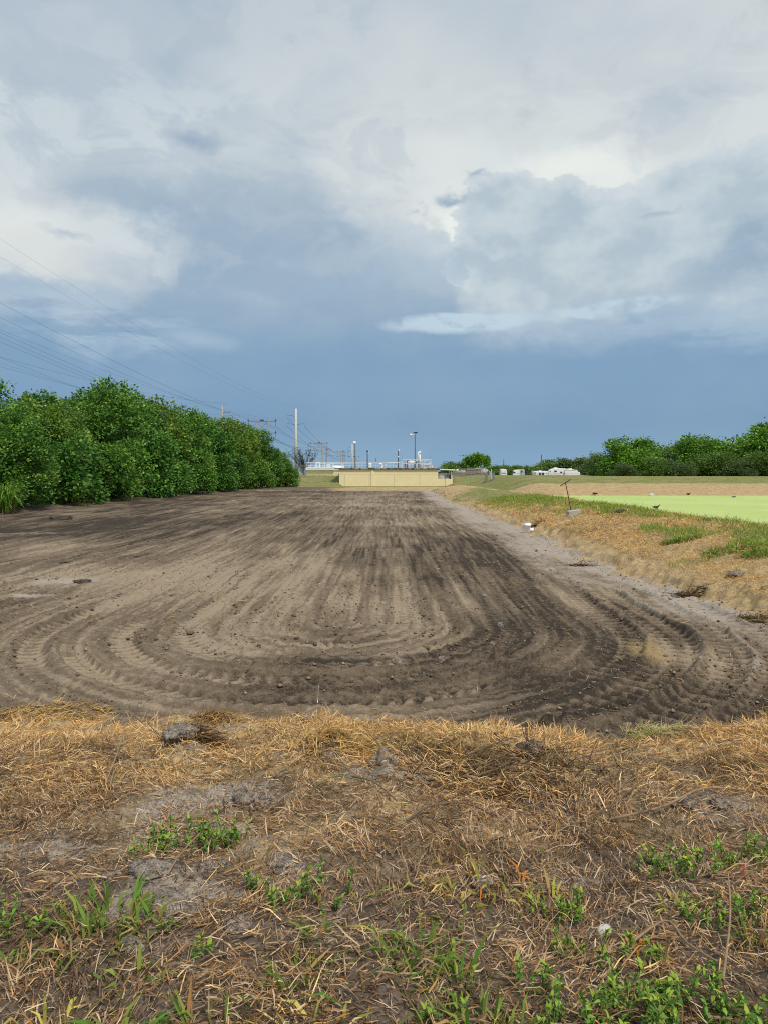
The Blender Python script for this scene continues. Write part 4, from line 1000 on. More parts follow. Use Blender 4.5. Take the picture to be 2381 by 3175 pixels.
onroof('pump_unit', MB().box(bx(1317), bx(1324), B0 + 3, B0 + 4.2, rz_, bz(1441)).box(bx(1326), bx(1333), B0 + 3, B0 + 4.2, rz_, bz(1443)).tube([(bx(1315), B0 + 2.9, bz(1440)), (bx(1335), B0 + 2.9, bz(1440))], .06, 6), M['rail'], 'grey pump units at the right end of the roof', 'pump')
onroof('white_locker', MB().box(bx(1337), bx(1342), B0 + 1.5, B0 + 2.6, rz_, bz(1440)).box(bx(1336.6), bx(1342.4), B0 + 1.4, B0 + 2.7, bz(1440), bz(1439.2)), M['white'], 'white locker at the right end of the roof', 'locker')
# poles and lamps at the building
lp = empty('lamp_post', (bx(1288), B0 + 3.2, rz_)); q = Vector(lp.location)
H = bz(1344) - rz_; H_LAMP = H
MB().tube([(0, 0, 0), (0, 0, H)], [.105, .075], 10).build('pole', M['timber'], lp)
MB().tube([(0, 0, H - .12), (-.35, 0, H + .02), (-.65, 0, H + .05)], .035, 6).build('arm', M['rail'], lp)
MB().lathe([(.06, .16), (.15, .12), (.24, -.02), (.22, -.16), (.10, -.30)][::-1], (-.76, 0, H - .02), 12).build('lamp_head', M['white'], lp, True)
tag(lp, 'tall lamp post with white lamp head, bird on its top', 'lamp post')
def small_pole(px, top, D, mt, label, r=.13, head=None, base=1452):
    p = at(px, base, D); z0 = p.z if D < 150 else gz1(p.x, D); h = at(px, top, D).z - z0
    e = empty('lamp_post' if head == 'lamp' else 'utility_mast', (p.x, D, z0))
    MB().tube([(0, 0, 0), (0, 0, h)], [r, r * .75], 8).build('pole', mt, e)
    if head == 'lamp': MB().lathe([(.30, -.28), (.36, -.05), (.22, .18), (.05, .24)], (-.15, 0, h), 12).build('lamp_head', M['white'], e, True); MB().tube([(0, 0, h - .2), (-.15, 0, h - .1)], .05, 6).build('arm', M['rail'], e)
    if head == 'cap': MB().lathe([(.17, -.25), (.18, .0), (.08, .1)], (0, 0, h), 10).build('cap', M['darksteel'], e); MB().box(.13, .28, -.08, .08, h - .45, h - .15).build('sensor_box', M['white'], e)
    if head == 'mast':
        MB().tube([(0, 0, h * .30), (0, 0, h * .36)], r * 1.9, 8).build('collar', M['white'], e); MB().tube([(0, 0, h * .62), (0, 0, h * .70)], r * 1.3, 8).build('collar', M['white'], e)
        MB().tube([(0, 0, h - .15), (-.55, 0, h - .05), (-.75, 0, h - .2)], .025, 6).tube([(0, 0, h - .05), (.35, 0, h - .05)], .02, 6).build('antenna', M['rail'], e); MB().lathe([(.10, -.1), (.13, .05), (.04, .2)], (.12, 0, h), 10).build('horn', M['white'], e)
    return tag(e, label, 'lamp post' if head == 'lamp' else 'pole')
small_pole(1101, 1372, 139, M['timber'], 'lamp post with round white head behind the left roof railing', .10, 'lamp')
small_pole(1139, 1398, 139, M['darksteel'], 'short dark post with cap in the middle of the roof', .11, 'cap')
small_pole(1234, 1397, 131, M['darksteel'], 'dark instrument mast with white collars and antenna arm', .10, 'mast')
small_pole(1165, 1420, 190, M['timber'], 'thin far post seen over the middle of the roof', .1)
small_pole(1333, 1412, 135, M['steel'], 'thin whip aerial above the right end of the roof', .035)
small_pole(1246, 1410, 135, M['steel'], 'thin whip aerial left of the raised railing', .03)
# tank and condenser under the canopy
tk = empty('grey_tank', (bx(1368.5), B0 + 1.6, bz(1485)))
MB().lathe([(.68, 0), (.70, .05), (.70, 1.08), (.66, 1.14)], (0, 0, 0), 20).build('tank_body', M['greytank'], tk, True)
MB().lathe([(.73, 1.12), (.73, 1.20), (.45, 1.30), (.06, 1.34)], (0, 0, 0), 20).build('lid', M['darksteel'], tk)
tag(tk, 'round grey tank with dark lid under the white canopy', 'tank')
ac = empty('condenser_unit', (bx(1388), B0 + 1.2, bz(1485)))
MB().box(-.33, .33, 0, .7, 0, .95).build('casing', M['rail'], ac, bevel=.02)
for i in range(6): MB().box(-.28, .28, -.03, -.002, .12 + i * .13, .20 + i * .13).build('louvre', M['darksteel'], ac)
tag(ac, 'grey condenser unit with louvres beside the round tank', 'condenser')
dr = MB().lathe([(.2, 0), (.24, .05), (.24, .62), (.15, .7), (.05, .72)], (bx(1396), B0 + 1.3, bz(1485)), 12).build('dark_pump', M['darksteel'], None)
tag(dr, 'small dark pump next to the canopy post', 'pump')

# ------------------------------------------------------------------ chain link fence and gate
FD = 119.0
def lattice(w, h, cell=.085, t=.004):
    """flat diagonal wires in the x,z plane, clipped to w by h"""
    v = []; f = []
    def strip(a, b):
        d = Vector((b[0] - a[0], 0, b[1] - a[1])); L = d.length
        if L < .02: return
        nx_, nz_ = -d.z / L * t, d.x / L * t; i = len(v)
        v.extend([(a[0] - nx_, 0, a[1] - nz_), (a[0] + nx_, 0, a[1] + nz_), (b[0] + nx_, 0, b[1] + nz_), (b[0] - nx_, 0, b[1] - nz_)]); f.append((i, i + 1, i + 2, i + 3))
    c = -h
    while c < w:
        a = (max(c, 0), max(-c, 0)); e = min(w, c + h); b = (e, e - c); strip(a, b)
        a2 = (max(c, 0), h - max(-c, 0)); b2 = (e, h - (e - c)); strip(a2, b2); c += cell
    me = bpy.data.meshes.new('chain_link'); me.from_pydata(v, [], f); me.update(); return me
def fence(name, posts, zt, label, cat='fence', mt=None, cell=.085, t=.0045, rail=True, rr=.032):
    x0, y0 = posts[0]; r = empty(name, (x0, y0, gz1(x0, y0)))
    o0 = Vector(r.location)
    for (x, y) in posts:
        zz = gz1(x, y); MB().tube([(x - o0.x, y - o0.y, zz - o0.z - .2), (x - o0.x, y - o0.y, zt - o0.z + .03)], rr, 6).build('post', M['steel'], r)
    for (a, b) in zip(posts[:-1], posts[1:]):
        za = min(gz1(*a), gz1(*b)); L = math.hypot(b[0] - a[0], b[1] - a[1])
        q = link('wire_mesh', lattice(L, zt - za - .02, cell, t), M['mesh'], r); q.location = (a[0] - o0.x, a[1] - o0.y, za - o0.z); q.rotation_euler = (0, 0, math.atan2(b[1] - a[1], b[0] - a[0]))
        if rail: MB().tube([(a[0] - o0.x, a[1] - o0.y, zt - o0.z), (b[0] - o0.x, b[1] - o0.y, zt - o0.z)], .022, 6).build('top_rail', M['steel'], r)
    return tag(r, label, cat)
kf = FD / F_PX; fxp = lambda px: (px - CXP) * kf
fence('chain_link_fence', [(fxp(p), FD) for p in (908, 990, 1068, 1145, 1222, 1300, 1379, 1457, 1502)], 1.66, 'grey chain link fence running before the yellow building', cell=.12, t=.0012)
for (a, b, lab) in ((1503, 1516, 'left leaf of the open chain link gate'), (1523, 1538, 'right leaf of the open chain link gate')):
    xa, xb = fxp(a), fxp(b)
    fence('gate_leaf', [(xa, FD - .3), (xa + (xb - xa) * .5, FD + .9), (xb, FD + 2.1)], 1.85, lab, 'gate', cell=.07, t=.013, rr=.05)
p0 = at(1522, 1457, FD + 3); e = empty('gate_post', (p0.x, FD + 3, gz1(p0.x, FD + 3))); MB().tube([(0, 0, -.2), (0, 0, p0.z - e.location.z)], .07, 8).build('post', M['rail'], e); MB().lathe([(.075, 0), (.08, .04), (.03, .09)], (0, 0, p0.z - e.location.z), 8).build('cap', M['rail'], e); tag(e, 'lone pale gate post between the gate leaves', 'post')
fence('boundary_fence', [(-21.5 + i * 3.2, 137 + i * .3) for i in range(3)], 3.4, 'chain link fence at the foot of the concrete pole', cell=.12, t=.005)
fence('trailer_fence', [(at(px, 1470, 150).x, 150) for px in (1545, 1580, 1615, 1650, 1685, 1720, 1755, 1800)], at(1500, 1467, 150).z, 'thin chain link fence in front of the trailers', cell=.16, t=.003)
# board fence right of the building
sf = empty('board_fence', (at(1403, 1470, 140).x, 140, gz1(13.5, 140))); so = Vector(sf.location)
bm_ = MB().box(-.036, .036, -.012, .012, 0, 1.55).mesh('board')
nb = 62
for i in range(nb):
    f = i / (nb - 1); px = 1404 + 104 * f; D = 140 + 14 * f; p = at(px, 1470, D)
    q = link('board', bm_, M['slat'], sf); q.location = (p.x - so.x, D - so.y, gz1(p.x, D) - so.z - .1 + .3 * f); q.scale = (1, 1, (1.0 + .12 * math.sin(i * 2.3)))
a, b = at(1404, 1470, 140.1), at(1508, 1470, 154.1)
for hz in (.35, 1.2): MB().bar((a.x - so.x, a.y - so.y, gz1(a.x, a.y) - so.z + hz), (b.x - so.x, b.y - so.y, gz1(b.x, b.y) - so.z + hz + .3), .07).build('rail', M['slat'], sf)
tag(sf, 'weathered brown board fence with gaps right of the building', 'fence')
# hoop shelter frame behind it
hs = empty('hoop_shelter', (at(1482, 1470, 158).x, 158, gz1(21, 158))); 
for i in range(7):
    xx = -2.35 + i * .8; hh = 1.55 if i < 5 else (1.3 if i == 5 else .75)
    MB().tube([(xx, -.9, 0), (xx, -.9, hh - .1), (xx, -.55, hh), (xx, .55, hh), (xx, .9, hh - .1), (xx, .9, 0)], .05, 6).build('hoop', M['slat'] if i < 4 else M['white'], hs)
MB().tube([(-2.35, -.9, 1.1), (-.8, -.9, 1.5), (.85, -.9, 1.5), (1.7, -.9, 1.25), (2.5, -.9, .7)], .045, 6).build('eave_rail', M['white'], hs)
MB().tube([(-2.35, -.9, .75), (1.7, -.9, .75)], .035, 6).build('side_rail', M['white'], hs)
tag(hs, 'open hoop shelter frame of pale pipes above the board fence', 'shelter')
for (px, py, w, h, lab) in ((1416, 1459, 1.0, .8, 'white covered bundle left behind the board fence'), (1432, 1461, 1.3, .7, 'white covered bundle in the middle behind the board fence'), (1499, 1459, 1.6, 1.1, 'white tarp heap inside the hoop shelter')):
    p = at(px, py, 165); me = MB().lathe([(w * .5, 0), (w * .55, h * .4), (w * .42, h * .8), (w * .15, h * 1.02), (.02, h * 1.05)], (0, 0, 0), 14)
    o = me.build('tarp_bundle', M['white'], None, True); o.location = (p.x, 165, p.z - h * .5)
    for v in o.data.vertices: v.co.x *= 1 + .25 * math.sin(v.co.z * 5 + px); v.co.y *= 1 + .2 * math.cos(v.co.x * 4)
    o.location.z = p.z - h * .6; tag(o, lab, 'tarp')
# dark screen fence right of the large trailer
ds = empty('screen_fence', (at(1801, 1470, 172).x, 172, gz1(47, 172))); L_ = 42 * 172 / F_PX
for i in range(6): MB().tube([(L_ * i / 5, -.06, -.1), (L_ * i / 5, -.06, .78)], .04, 6).build('post', M['steel'], ds)
for i in range(5): MB().box(L_ * i / 5 + .05, L_ * (i + 1) / 5 - .05, -.01, .01, -.05, .72).build('screen_panel', M['shade'], ds)
tag(ds, 'low dark screened fence right of the large white trailer', 'fence')
ds.location.z = at(1801, 1476, 172).z

# ------------------------------------------------------------------ trailers
def rv(name, D, prof, label, windows=(), slide=None, acs=(), depth=2.5, wheels=(), stripes=(), group='white trailers beyond the berm'):
    k = D / F_PX; X_ = lambda px: (px - CXP) * k; Z_ = lambda py: EYE - (py - HZP) * k
    cx = sum(p[0] for p in prof) / len(prof); o = empty(name, (X_(cx), D, gz1(X_(cx), D))); og = Vector(o.location)
    def put(m, nm, mt, **kw):
        m.v = [(v[0] - og.x, v[1] - og.y, v[2] - og.z) for v in m.v]; return m.build(nm, mt, o, **kw)
    put(MB().prism([(X_(x), Z_(y)) for x, y in prof], D, D + depth), 'body', M['white'], bevel=.08)
    for (x0, x1, y0, y1) in windows: put(MB().box(X_(x0), X_(x1), D - .04, D + .02, Z_(y1), Z_(y0)), 'window', M['glass'])
    if slide: x0, x1, y0, y1 = slide; put(MB().box(X_(x0), X_(x1), D - .55, D + .1, Z_(y1), Z_(y0)), 'slide_out', M['white'], bevel=.05); put(MB().box(X_(x0) - .06, X_(x1) + .06, D - .5, D - .02, Z_(y0) + .002, Z_(y0) + .08), 'slide_trim', M['darksteel'])
    for (x0, x1, y0, y1) in acs: put(MB().box(X_(x0), X_(x1), D + .8, D + 1.7, Z_(y1), Z_(y0)), 'roof_unit', M['white'], bevel=.06)
    for (xc, yc, r) in wheels:
        m = MB().lathe([(r, -.13), (r, .13)], (0, 0, 0), 16); m.v = [(v[0] + X_(xc), v[2] + D + .1, v[1] + Z_(yc)) for v in m.v]; w = put(m, 'wheel', M['black'])
    for (x0, y0, x1, y1, wd) in stripes: put(MB().prism([(X_(x0), Z_(y0)), (X_(x1), Z_(y1)), (X_(x1), Z_(y1) - wd * .4), (X_(x0), Z_(y0) - wd)], D - .03, D - .012), 'stripe', M['rail'])
    return tag(o, label, 'trailer', group)
rv('travel_trailer', 170, [(1699, 1476.5), (1700, 1467), (1704, 1459.5), (1709, 1455), (1716, 1452.6), (1728, 1451.6), (1745, 1452.2), (1762, 1454.2), (1788, 1457.6), (1790, 1463), (1796, 1463.2), (1798, 1476.5)], 'large white fifth-wheel trailer with rounded raised nose', [(1716.5, 1724, 1459, 1463.5), (1702.5, 1705, 1459, 1464), (1735, 1741, 1462.5, 1466)], (1748, 1781, 1460, 1475.5), [(1719, 1729, 1449.4, 1452.2), (1765, 1774.5, 1452.4, 1455.5)], wheels=[(1728, 1477, .38), (1734, 1477, .38)], stripes=[(1704, 1466, 1722, 1463, .12), (1706, 1469.5, 1746, 1466.5, .14)])
rv('site_cabin', 168, [(1660, 1477), (1660, 1463.2), (1664, 1462.6), (1692, 1462.6), (1696, 1464), (1696, 1477)], 'low white cabin with two windows left of the large trailer', [(1668.5, 1675, 1465.5, 1474), (1677.5, 1684.5, 1465.5, 1474), (1692, 1694, 1466.5, 1468.5)], None, [(1672, 1679, 1458.6, 1462.7)])
rv('awning_shed', 176, [(1652, 1477), (1652, 1460.8), (1670, 1459.8), (1700, 1460.6), (1700, 1477)], 'pale flat-roofed shed behind the two-window cabin', [(1654, 1657, 1464, 1470)])
rv('small_trailer', 172, [(1552, 1476.5), (1552, 1458), (1554, 1454.6), (1558, 1453.8), (1567, 1454.6), (1570, 1460), (1570, 1476.5)], 'narrow white trailer end with rounded top, leftmost', [(1554.5, 1566, 1466, 1468)], stripes=[(1553, 1463, 1569, 1461, .1)])
rv('box_trailer', 171, [(1583, 1477), (1583, 1460), (1586, 1457.6), (1606, 1456), (1609.5, 1457), (1609.5, 1477)], 'white box trailer half hidden by a dark bush', [(1590, 1596, 1463.5, 1467)], stripes=[(1600, 1470, 1609, 1467.5, .1)])
o = rv('horse_box', 173, [(1611, 1477), (1611, 1458), (1614, 1455.4), (1622, 1455.2), (1625, 1457), (1625, 1477)], 'grey streaked trailer end beside the white box trailer', [(1614, 1618, 1459, 1465)])
o.children[0].data.materials[0] = M['greytank']
rv('motor_home', 160, [(1556 - 4, 1476), (1552, 1457)] + [(1553, 1455)] + [(1560, 1455), (1561, 1476)], 'white van end just right of the gate', [(1554, 1559, 1458, 1463)]) if False else None

# ------------------------------------------------------------------ power line poles and wires
def davit(name, px, D, top, arms, label, r0=.40, r1=.24, mt=None, tops=()):
    p = at(px, top, D); zb = gz1(p.x, D) - .3; e = empty(name, (p.x, D, zb)); H = p.z - zb
    MB().tube([(0, 0, 0), (0, 0, H * .5), (0, 0, H)], [r0, (r0 + r1) / 2, r1], 12).build('pole', mt or M['polegrey'], e, True)
    tips = []
    for (py, side, ln) in arms:
        z = at(px, py, D).z - zb; MB().tube([(0, 0, z - .35), (side * ln * .5, 0, z - .1), (side * ln, 0, z)], [.15, .12, .09], 6).build('arm', M['steel'], e)
        MB().lathe([(.05, -.9), (.12, -.75), (.05, -.6), (.12, -.45), (.05, -.3), (.05, 0)], (side * ln, 0, z), 8).build('insulator', M['steel'], e); tips.append((p.x + side * ln, D, p.z - (H - z) - .9))
    for (side, ln, up) in tops:
        MB().tube([(0, 0, H - .15), (side * ln, 0, H + up)], [.06, .04], 6).build('arm', M['palewood'], e); tips.append((p.x + side * ln, D, p.z + up))
    tag(e, label, 'power pole', 'power poles'); return tips
def portal(px0, px1, D, top, a1, a2, over, label, r=.22):
    pa, pb = at(px0, top, D), at(px1, top, D); zb = gz1(pa.x, D) - .3; e = empty('portal_power_pole', ((pa.x + pb.x) / 2, D, zb)); hw = (pb.x - pa.x) / 2; H = pa.z - zb
    for s in (-1, 1): MB().tube([(s * hw, 0, 0), (s * hw, 0, H)], [r * 1.2, r], 8).build('pole', M['palewood'], e)
    tips = []
    for j, py in enumerate((a1, a2)):
        z = at(px0, py, D).z - zb; MB().bar((-hw - over, .2, z), (hw + over, .2, z), .16).build('cross_arm', M['timber'], e)
        xs = (-hw - over, -.35, 0, .35, hw + over) if j == 0 else (-hw - over, hw + over)
        for xx in xs: MB().lathe([(.34, 0), (.30, .12), (.08, .55), (.04, .62)], (xx, .2, z + .08), 8).build('insulator', M['darksteel'], e)
        for xx in (-hw - over, hw + over):
            MB().tube([(xx, .2, z), (xx, .2, z - 1.6)], .04, 5).build('hanger', M['darksteel'], e); tips.append(((pa.x + pb.x) / 2 + xx, D, z + zb - 1.6))
        tips.append(((pa.x + pb.x) / 2, D, z + zb + .4))
    MB().bar((-hw, .1, at(px0, a1, D).z - zb), (hw, .1, at(px0, a2, D).z - zb), .08).build('brace', M['timber'], e); MB().bar((hw, -.1, at(px0, a1, D).z - zb), (-hw, -.1, at(px0, a2, D).z - zb), .08).build('brace', M['timber'], e)
    MB().bar((-hw, .1, H - .1), (hw, .1, H - .1), .08).build('top_tie', M['palewood'], e)
    tag(e, label, 'power pole', 'power poles'); return tips
tC = davit('concrete_power_pole', 918, 217, 1267, [(1287, -1, 2.6), (1313, -1, 2.6), (1313, 1, 2.7)], 'tall pale concrete pole with davit arms, nearest and thickest', .46, .28, tops=[(-1, 1.5, .45), (1, 1.6, .45)])
tC2 = davit('concrete_power_pole', 1092, 420, 1377, [(1386, -1, 2.4), (1397, -1, 2.4), (1397, 1, 2.4)], 'second concrete pole with davit arms, beside a roof lamp', .48, .34)
tD = davit('davit_power_pole', 690, 160, 1258, [(1276, 1, 2.0)], 'slim pole with one arm rising behind the hedge', .22, .16, M['palewood'], tops=[(1, .9, .6)])
tD2 = davit('davit_power_pole', 1012, 330, 1384, [(1390, 1, 1.7), (1402, 1, 1.7), (1413, 1, 1.7)], 'slim brown pole right beside the second portal frame', .2, .15, M['timber'])
tD3 = davit('davit_power_pole', 1064, 520, 1404, [(1412, 1, 1.7), (1421, 1, 1.7)], 'slim distant pole inside the smallest portal frame', .26, .2, M['timber'])
tP1 = portal(794, 831.5, 214, 1299, 1306, 1343, 2.3, 'portal pole frame with two cross arms, rising behind the hedge')
tP2 = portal(978, 1000, 367, 1371, 1374.5, 1395.5, 2.4, 'portal pole frame left over the white roof railing', .26)
tP3 = portal(1056, 1071, 511, 1398, 1401.5, 1416.5, 2.4, 'small distant portal pole frame, third in its line', .3)
tP4 = portal(1092, 1104, 655, 1412, 1416.5, 1429, 2.4, 'tiny farthest portal pole frame', .34)
for (px, top, D, lab) in ((1677, 1410, 190, 'plain utility pole standing behind the white cabin'), (1560, 1425, 230, 'plain distant pole above the leftmost trailer'), (1477.5, 1434, 215, 'thin distant pole right of the spreading tree')):
    p = at(px, top, D); zb = gz1(p.x, D) - .2; e = empty('utility_pole', (p.x, D, zb)); MB().tube([(0, 0, 0), (0, 0, p.z - zb)], [.16, .12], 8).build('pole', M['timber'], e); MB().lathe([(.13, 0), (.13, .05), (.05, .1)], (0, 0, p.z - zb), 8).build('cap', M['steel'], e); tag(e, lab, 'utility pole')
def wire(a, b, sag, label, r=.022, n=26):
    pts = []; a = Vector(a); b = Vector(b)
    for i in range(n + 1):
        t = i / n; p = a.lerp(b, t); p.z -= 4 * sag * t * (1 - t); pts.append(p)
    tag(MB().tube(pts, [r * max(.6, min(1.3, abs(p.y) / 110)) for p in pts], 4, False).build('power_wire', M['wire'], None), label, 'wire', 'power wires')
# spans towards the viewer (the next poles stand outside the picture, left)
WL = 'wire of the bundle sagging over the left hedge'
for (tip, near, sag, lab) in ((tP1[0], (-38.5, 42, 17.6), 2.2, 'uppermost wire of the left hedge bundle'), (tP1[1], (-33.4, 42, 17.5), 2.0, 'second wire of the left hedge bundle'), (tP1[2], (-36.0, 42, 17.4), 2.2, 'third wire of the left hedge bundle'),
                              (tP1[3], (-38.5, 42, 15.2), 2.1, 'fourth wire of the left hedge bundle'), (tP1[4], (-33.4, 42, 14.6), 2.0, 'fifth wire of the left hedge bundle'), (tP1[5], (-36, 42, 15.4), 2.3, 'sixth wire of the left hedge bundle'),
                              (tD[0], (-37.5, 40, 12.6), 1.6, 'lower wire from the slim pole over the hedge'), (tD[1], (-38.2, 40, 13.3), 1.7, 'upper wire from the slim pole over the hedge'), ((-38.5, 160, 11.5), (-38.5, 40, 10.6), 1.2, 'lowest wire just above the hedge top at the left'),
                              (tC[3], (-28.5, 0, 19.3), 3.0, 'upper thin wire high in the left sky'), (tC[4], (-25.4, 0, 18.8), 3.4, 'lower thin wire high in the left sky'), (tC[0], (-29.6, 0, 14.6), 3.8, 'wire from the upper arm of the concrete pole over the hedge'), (tC[1], (-29.6, 0, 12.0), 3.8, 'wire from the lower arm of the concrete pole over the hedge')):
    wire(tip, near, sag, lab, .015 if abs(near[1]) > 1 else (.008 if tip[2] > 21 else .011))
for i, j in ((0, 0), (1, 1), (2, 2), (3, 3), (4, 4), (5, 5)): wire(tP1[i], tP2[j], 2.6, ('left outer upper', 'right outer upper', 'middle upper', 'left outer lower', 'right outer lower', 'middle lower')[i] + ' wire between the first and second portal frames', .03)
for i in range(6): wire(tP2[i], tP3[i], 2.4, ('left outer upper', 'right outer upper', 'middle upper', 'left outer lower', 'right outer lower', 'middle lower')[i] + ' wire between the second and third portal frames', .03)
for i in range(3): wire(tC[i], tC2[i], 5.0, ('upper left', 'lower left', 'right')[i] + ' wire between the two concrete poles', .028)
wire(tD[0], tD2[0], 3.0, 'wire between the slim davit poles', .026)
wire(tD2[1], tD3[0], 2.5, 'upper wire to the slim distant pole', .03); wire(tD2[2], tD3[1], 2.5, 'lower wire to the slim distant pole', .03)

# ------------------------------------------------------------------ T-handled probe in a concrete block, on the bank
TD = 28.0; pb = at(1778, 1592, TD)
def on(px, D): x = (px - CXP) * D / F_PX; return x, D, gz1(x, D)
x0, y0, z0 = on(1777, TD)
blk = MB().box(-.29, .29, -.10, .10, -.05, .17).build('concrete_block', M['concrete'], None, bevel=.012)
blk.location = (x0, y0, z0 + .03); blk.rotation_euler = (.06, -.10, math.radians(22)); tag(blk, 'solid pale concrete block leaning the T-handled iron rod', 'concrete block')
tr_ = empty('probe_rod', (x0 - .02, y0 + .16, z0)); hx, hz = -.27, 1.28
MB().tube([(0, 0, -.1), (hx * .5, 0, hz * .5), (hx, 0, hz)], .017, 8).build('rod', M['rust'], tr_)
MB().tube([(hx - .215, -.05, hz - .12), (hx + .215, .05, hz + .13)], .019, 8).build('handle', M['rust'], tr_)
tag(tr_, 'rusty T-handled iron rod standing tilted behind the concrete block', 'tool')
x0, y0, z0 = on(1845, 31.5)
o = MB().box(-.22, .22, -.12, .12, -.03, .035).build('flat_slab', M['concrete'], None, bevel=.01); o.location = (x0, y0, z0 + .03); o.rotation_euler = (.03, .05, .2); tag(o, 'flat pale slab in the grass right of the concrete block', 'slab')
# white plastic elbow at the edge of the soil
x0, y0, z0 = on(1633, 27.0)
wt = MB(); wt.lathe([(.10, 0), (.105, .03), (.13, .26), (.14, .27), (.14, .30)], (0, 0, 0), 14); wt.tube([(.05, -.02, .06), (.22, -.05, .05)], .075, 12)
o = wt.build('white_bucket', M['white'], None, True); o.location = (x0, y0, z0 + .02); o.rotation_euler = (.25, -.12, .3); tag(o, 'white plastic bucket piece lying at the soil edge', 'bucket')

# ------------------------------------------------------------------ lumps, stones
def lump(name, x, y, w, h, dpt, mt, label, cat='clod', seed=0, sink=.25, group=None, cuts=3, rough=.28, zoff=0):
    import bmesh
    from mathutils import noise as mn
    bm = bmesh.new(); bmesh.ops.create_icosphere(bm, subdivisions=cuts, radius=1.0)
    for v in bm.verts:
        d = v.co.normalized(); k = 1 + rough * (mn.fractal(d * 1.5 + Vector((seed * 3.1, seed, 0)), .8, 2.1, 5)) + .30 * rough * (abs(mn.noise(d * 5 + Vector((seed, 0, 0)))) - .2) + .25 * rough * mn.noise(d * 14 + Vector((0, seed, 0)))
        v.co = Vector((d.x * k * w * .5, d.y * k * dpt * .5, max(d.z, -.55) * k * h))
    me = bpy.data.meshes.new(name); bm.to_mesh(me); bm.free()
    for p in me.polygons: p.use_smooth = True
    o = link(name, me, mt); o.location = (x, y, gz1(x, y) + h * (.30 - sink) + zoff); o.rotation_euler = (0, 0, seed * 1.3)
    return tag(o, label, cat, group)
def px2(px, D): return (px - CXP) * D / F_PX
for (px, D, w, h, dd, mt, lab) in (
    (560, 4.78, .24, .09, .20, 'marl', 'pale grey marl clod with a dark straw cap, left'), (1190, 4.45, .17, .15, .16, 'marl', 'upright cracked grey clod in the middle of the straw'), (1545, 5.05, .12, .06, .14, 'darkclod', 'dark round clod in the straw right of the middle'),
    (1660, 5.45, .12, .05, .10, 'marl', 'small grey clod below the dark soil corner'), (1640, 4.62, .28, .06, .16, 'darkclod', 'dark flat clod heap behind the dry stems'), (740, 3.90, .17, .11, .14, 'marl', 'brown grey clod behind the leafy weed'),
    (478, 3.02, .20, .035, .20, 'marl', 'smooth grey slab of sand, upper of two left'), (525, 2.80, .22, .04, .16, 'marl', 'smooth grey slab of sand, lower of two left'), (735, 2.62, .13, .06, .09, 'marl', 'angular grey chip standing in the straw'), (905, 3.12, .22, .06, .16, 'marl', 'lumpy grey sand clod right of the leafy weed'),
    (785, 2.90, .08, .07, .07, 'marl', 'small grey lump beside the yellow-tipped sprout'), (640, 3.05, .10, .06, .08, 'marl', 'small grey lump under the leafy weed'), (690, 3.10, .07, .04, .07, 'marl', 'smallest grey lump under the leafy weed'), (400, 2.50, .11, .05, .09, 'marl', 'dark wet clod right of the lush grass tuft'),
    (1290, 4.30, .22, .05, .12, 'marl', 'flat clay strip under a curved dry stem'), (1430, 4.42, .06, .09, .05, 'darkclod', 'small upright brown stub behind the dry stems'), (2130, 3.85, .16, .05, .12, 'marl', 'cracked grey crust patch at the right'), (2235, 3.8, .13, .04, .10, 'marl', 'smaller cracked crust right of the grey patch'),
    (345, 3.05, .10, .05, .08, 'marl', 'grey lump behind the lush grass tuft'), (1480, 2.95, .12, .05, .10, 'marl', 'low grey clod under the yellow grass'), (1230, 6.0, .28, .05, .14, 'marl', 'grey marl block at the soil lip, middle'), (960, 5.75, .24, .05, .14, 'marl', 'grey marl block at the soil lip, left of the middle'), (1290, 6.35, .2, .05, .1, 'marl', 'crumbled grey marl at the edge of dark soil')):
    lump('earth_clod', px2(px, D), D, w * .92, h * .5, dd, M[mt], lab, seed=len(lab) + px % 7, group='clods on the near bank', rough=.45, cuts=4)
lump('pebble', px2(1871, 2.70), 2.70, .065, .024, .05, M['stone'], 'smooth pale pebble in the straw at lower right', 'pebble', 3, .05, rough=.08)
lump('boulder', px2(2017, 66.6), 66.6, .62, .20, .4, M['stone'], 'pale rock at the far shore of the pond', 'rock', 5, .2)
for (px, D, w, h, lab) in ((2282, 13.1, .36, .06, 'weathered grey clod in the dry grass at right'), (2375, 11.8, .2, .05, 'grey lump at the right frame edge'), (1880, 27.6, .5, .10, 'brown crumbling clod on the pond crest, left'), (1925, 26.4, .45, .10, 'brown crumbling clod on the pond crest, right'), (2190, 21.5, .35, .08, 'brown clod on the pond crest near the green tufts')):
    x0 = px2(px, D); lump('bank_clod', x0, D, w, h, w * .6, M['marl'] if 'grey' in lab else M['darkclod'], lab, seed=px % 11, group='clods on the pond bank', rough=.5, sink=.1)
for (px, py, w, h, lab) in ((260, 1808, .35, .05, 'straw-topped soil lump in the pale patch at left'), (205, 1745, .35, .035, 'dark turf clod on the soil near the left hedge'), (195, 1610, 1.1, .15, 'dark turf clod far left on the soil'), (1230, 2052, .16, .05, 'small broken clod at the bottom of the inner turn'), (1368, 2056, .10, .05, 'tan clod right of the inner turn bottom'), (1342, 2030, .09, .04, 'dark clod above the tan one in the inner turn'), (1550, 1940, .10, .05, 'pale stone on the inner turn at right')):
    D = F_PX * (EYE - FLOOR) / (py - HZP); lump('soil_clod', px2(px, D), D, w, h, w * .7, M['darkclod'] if ('dark' in lab or 'straw' in lab) else M['marl'], lab, seed=px % 13, group='clods on the graded soil', rough=.5, sink=.1)

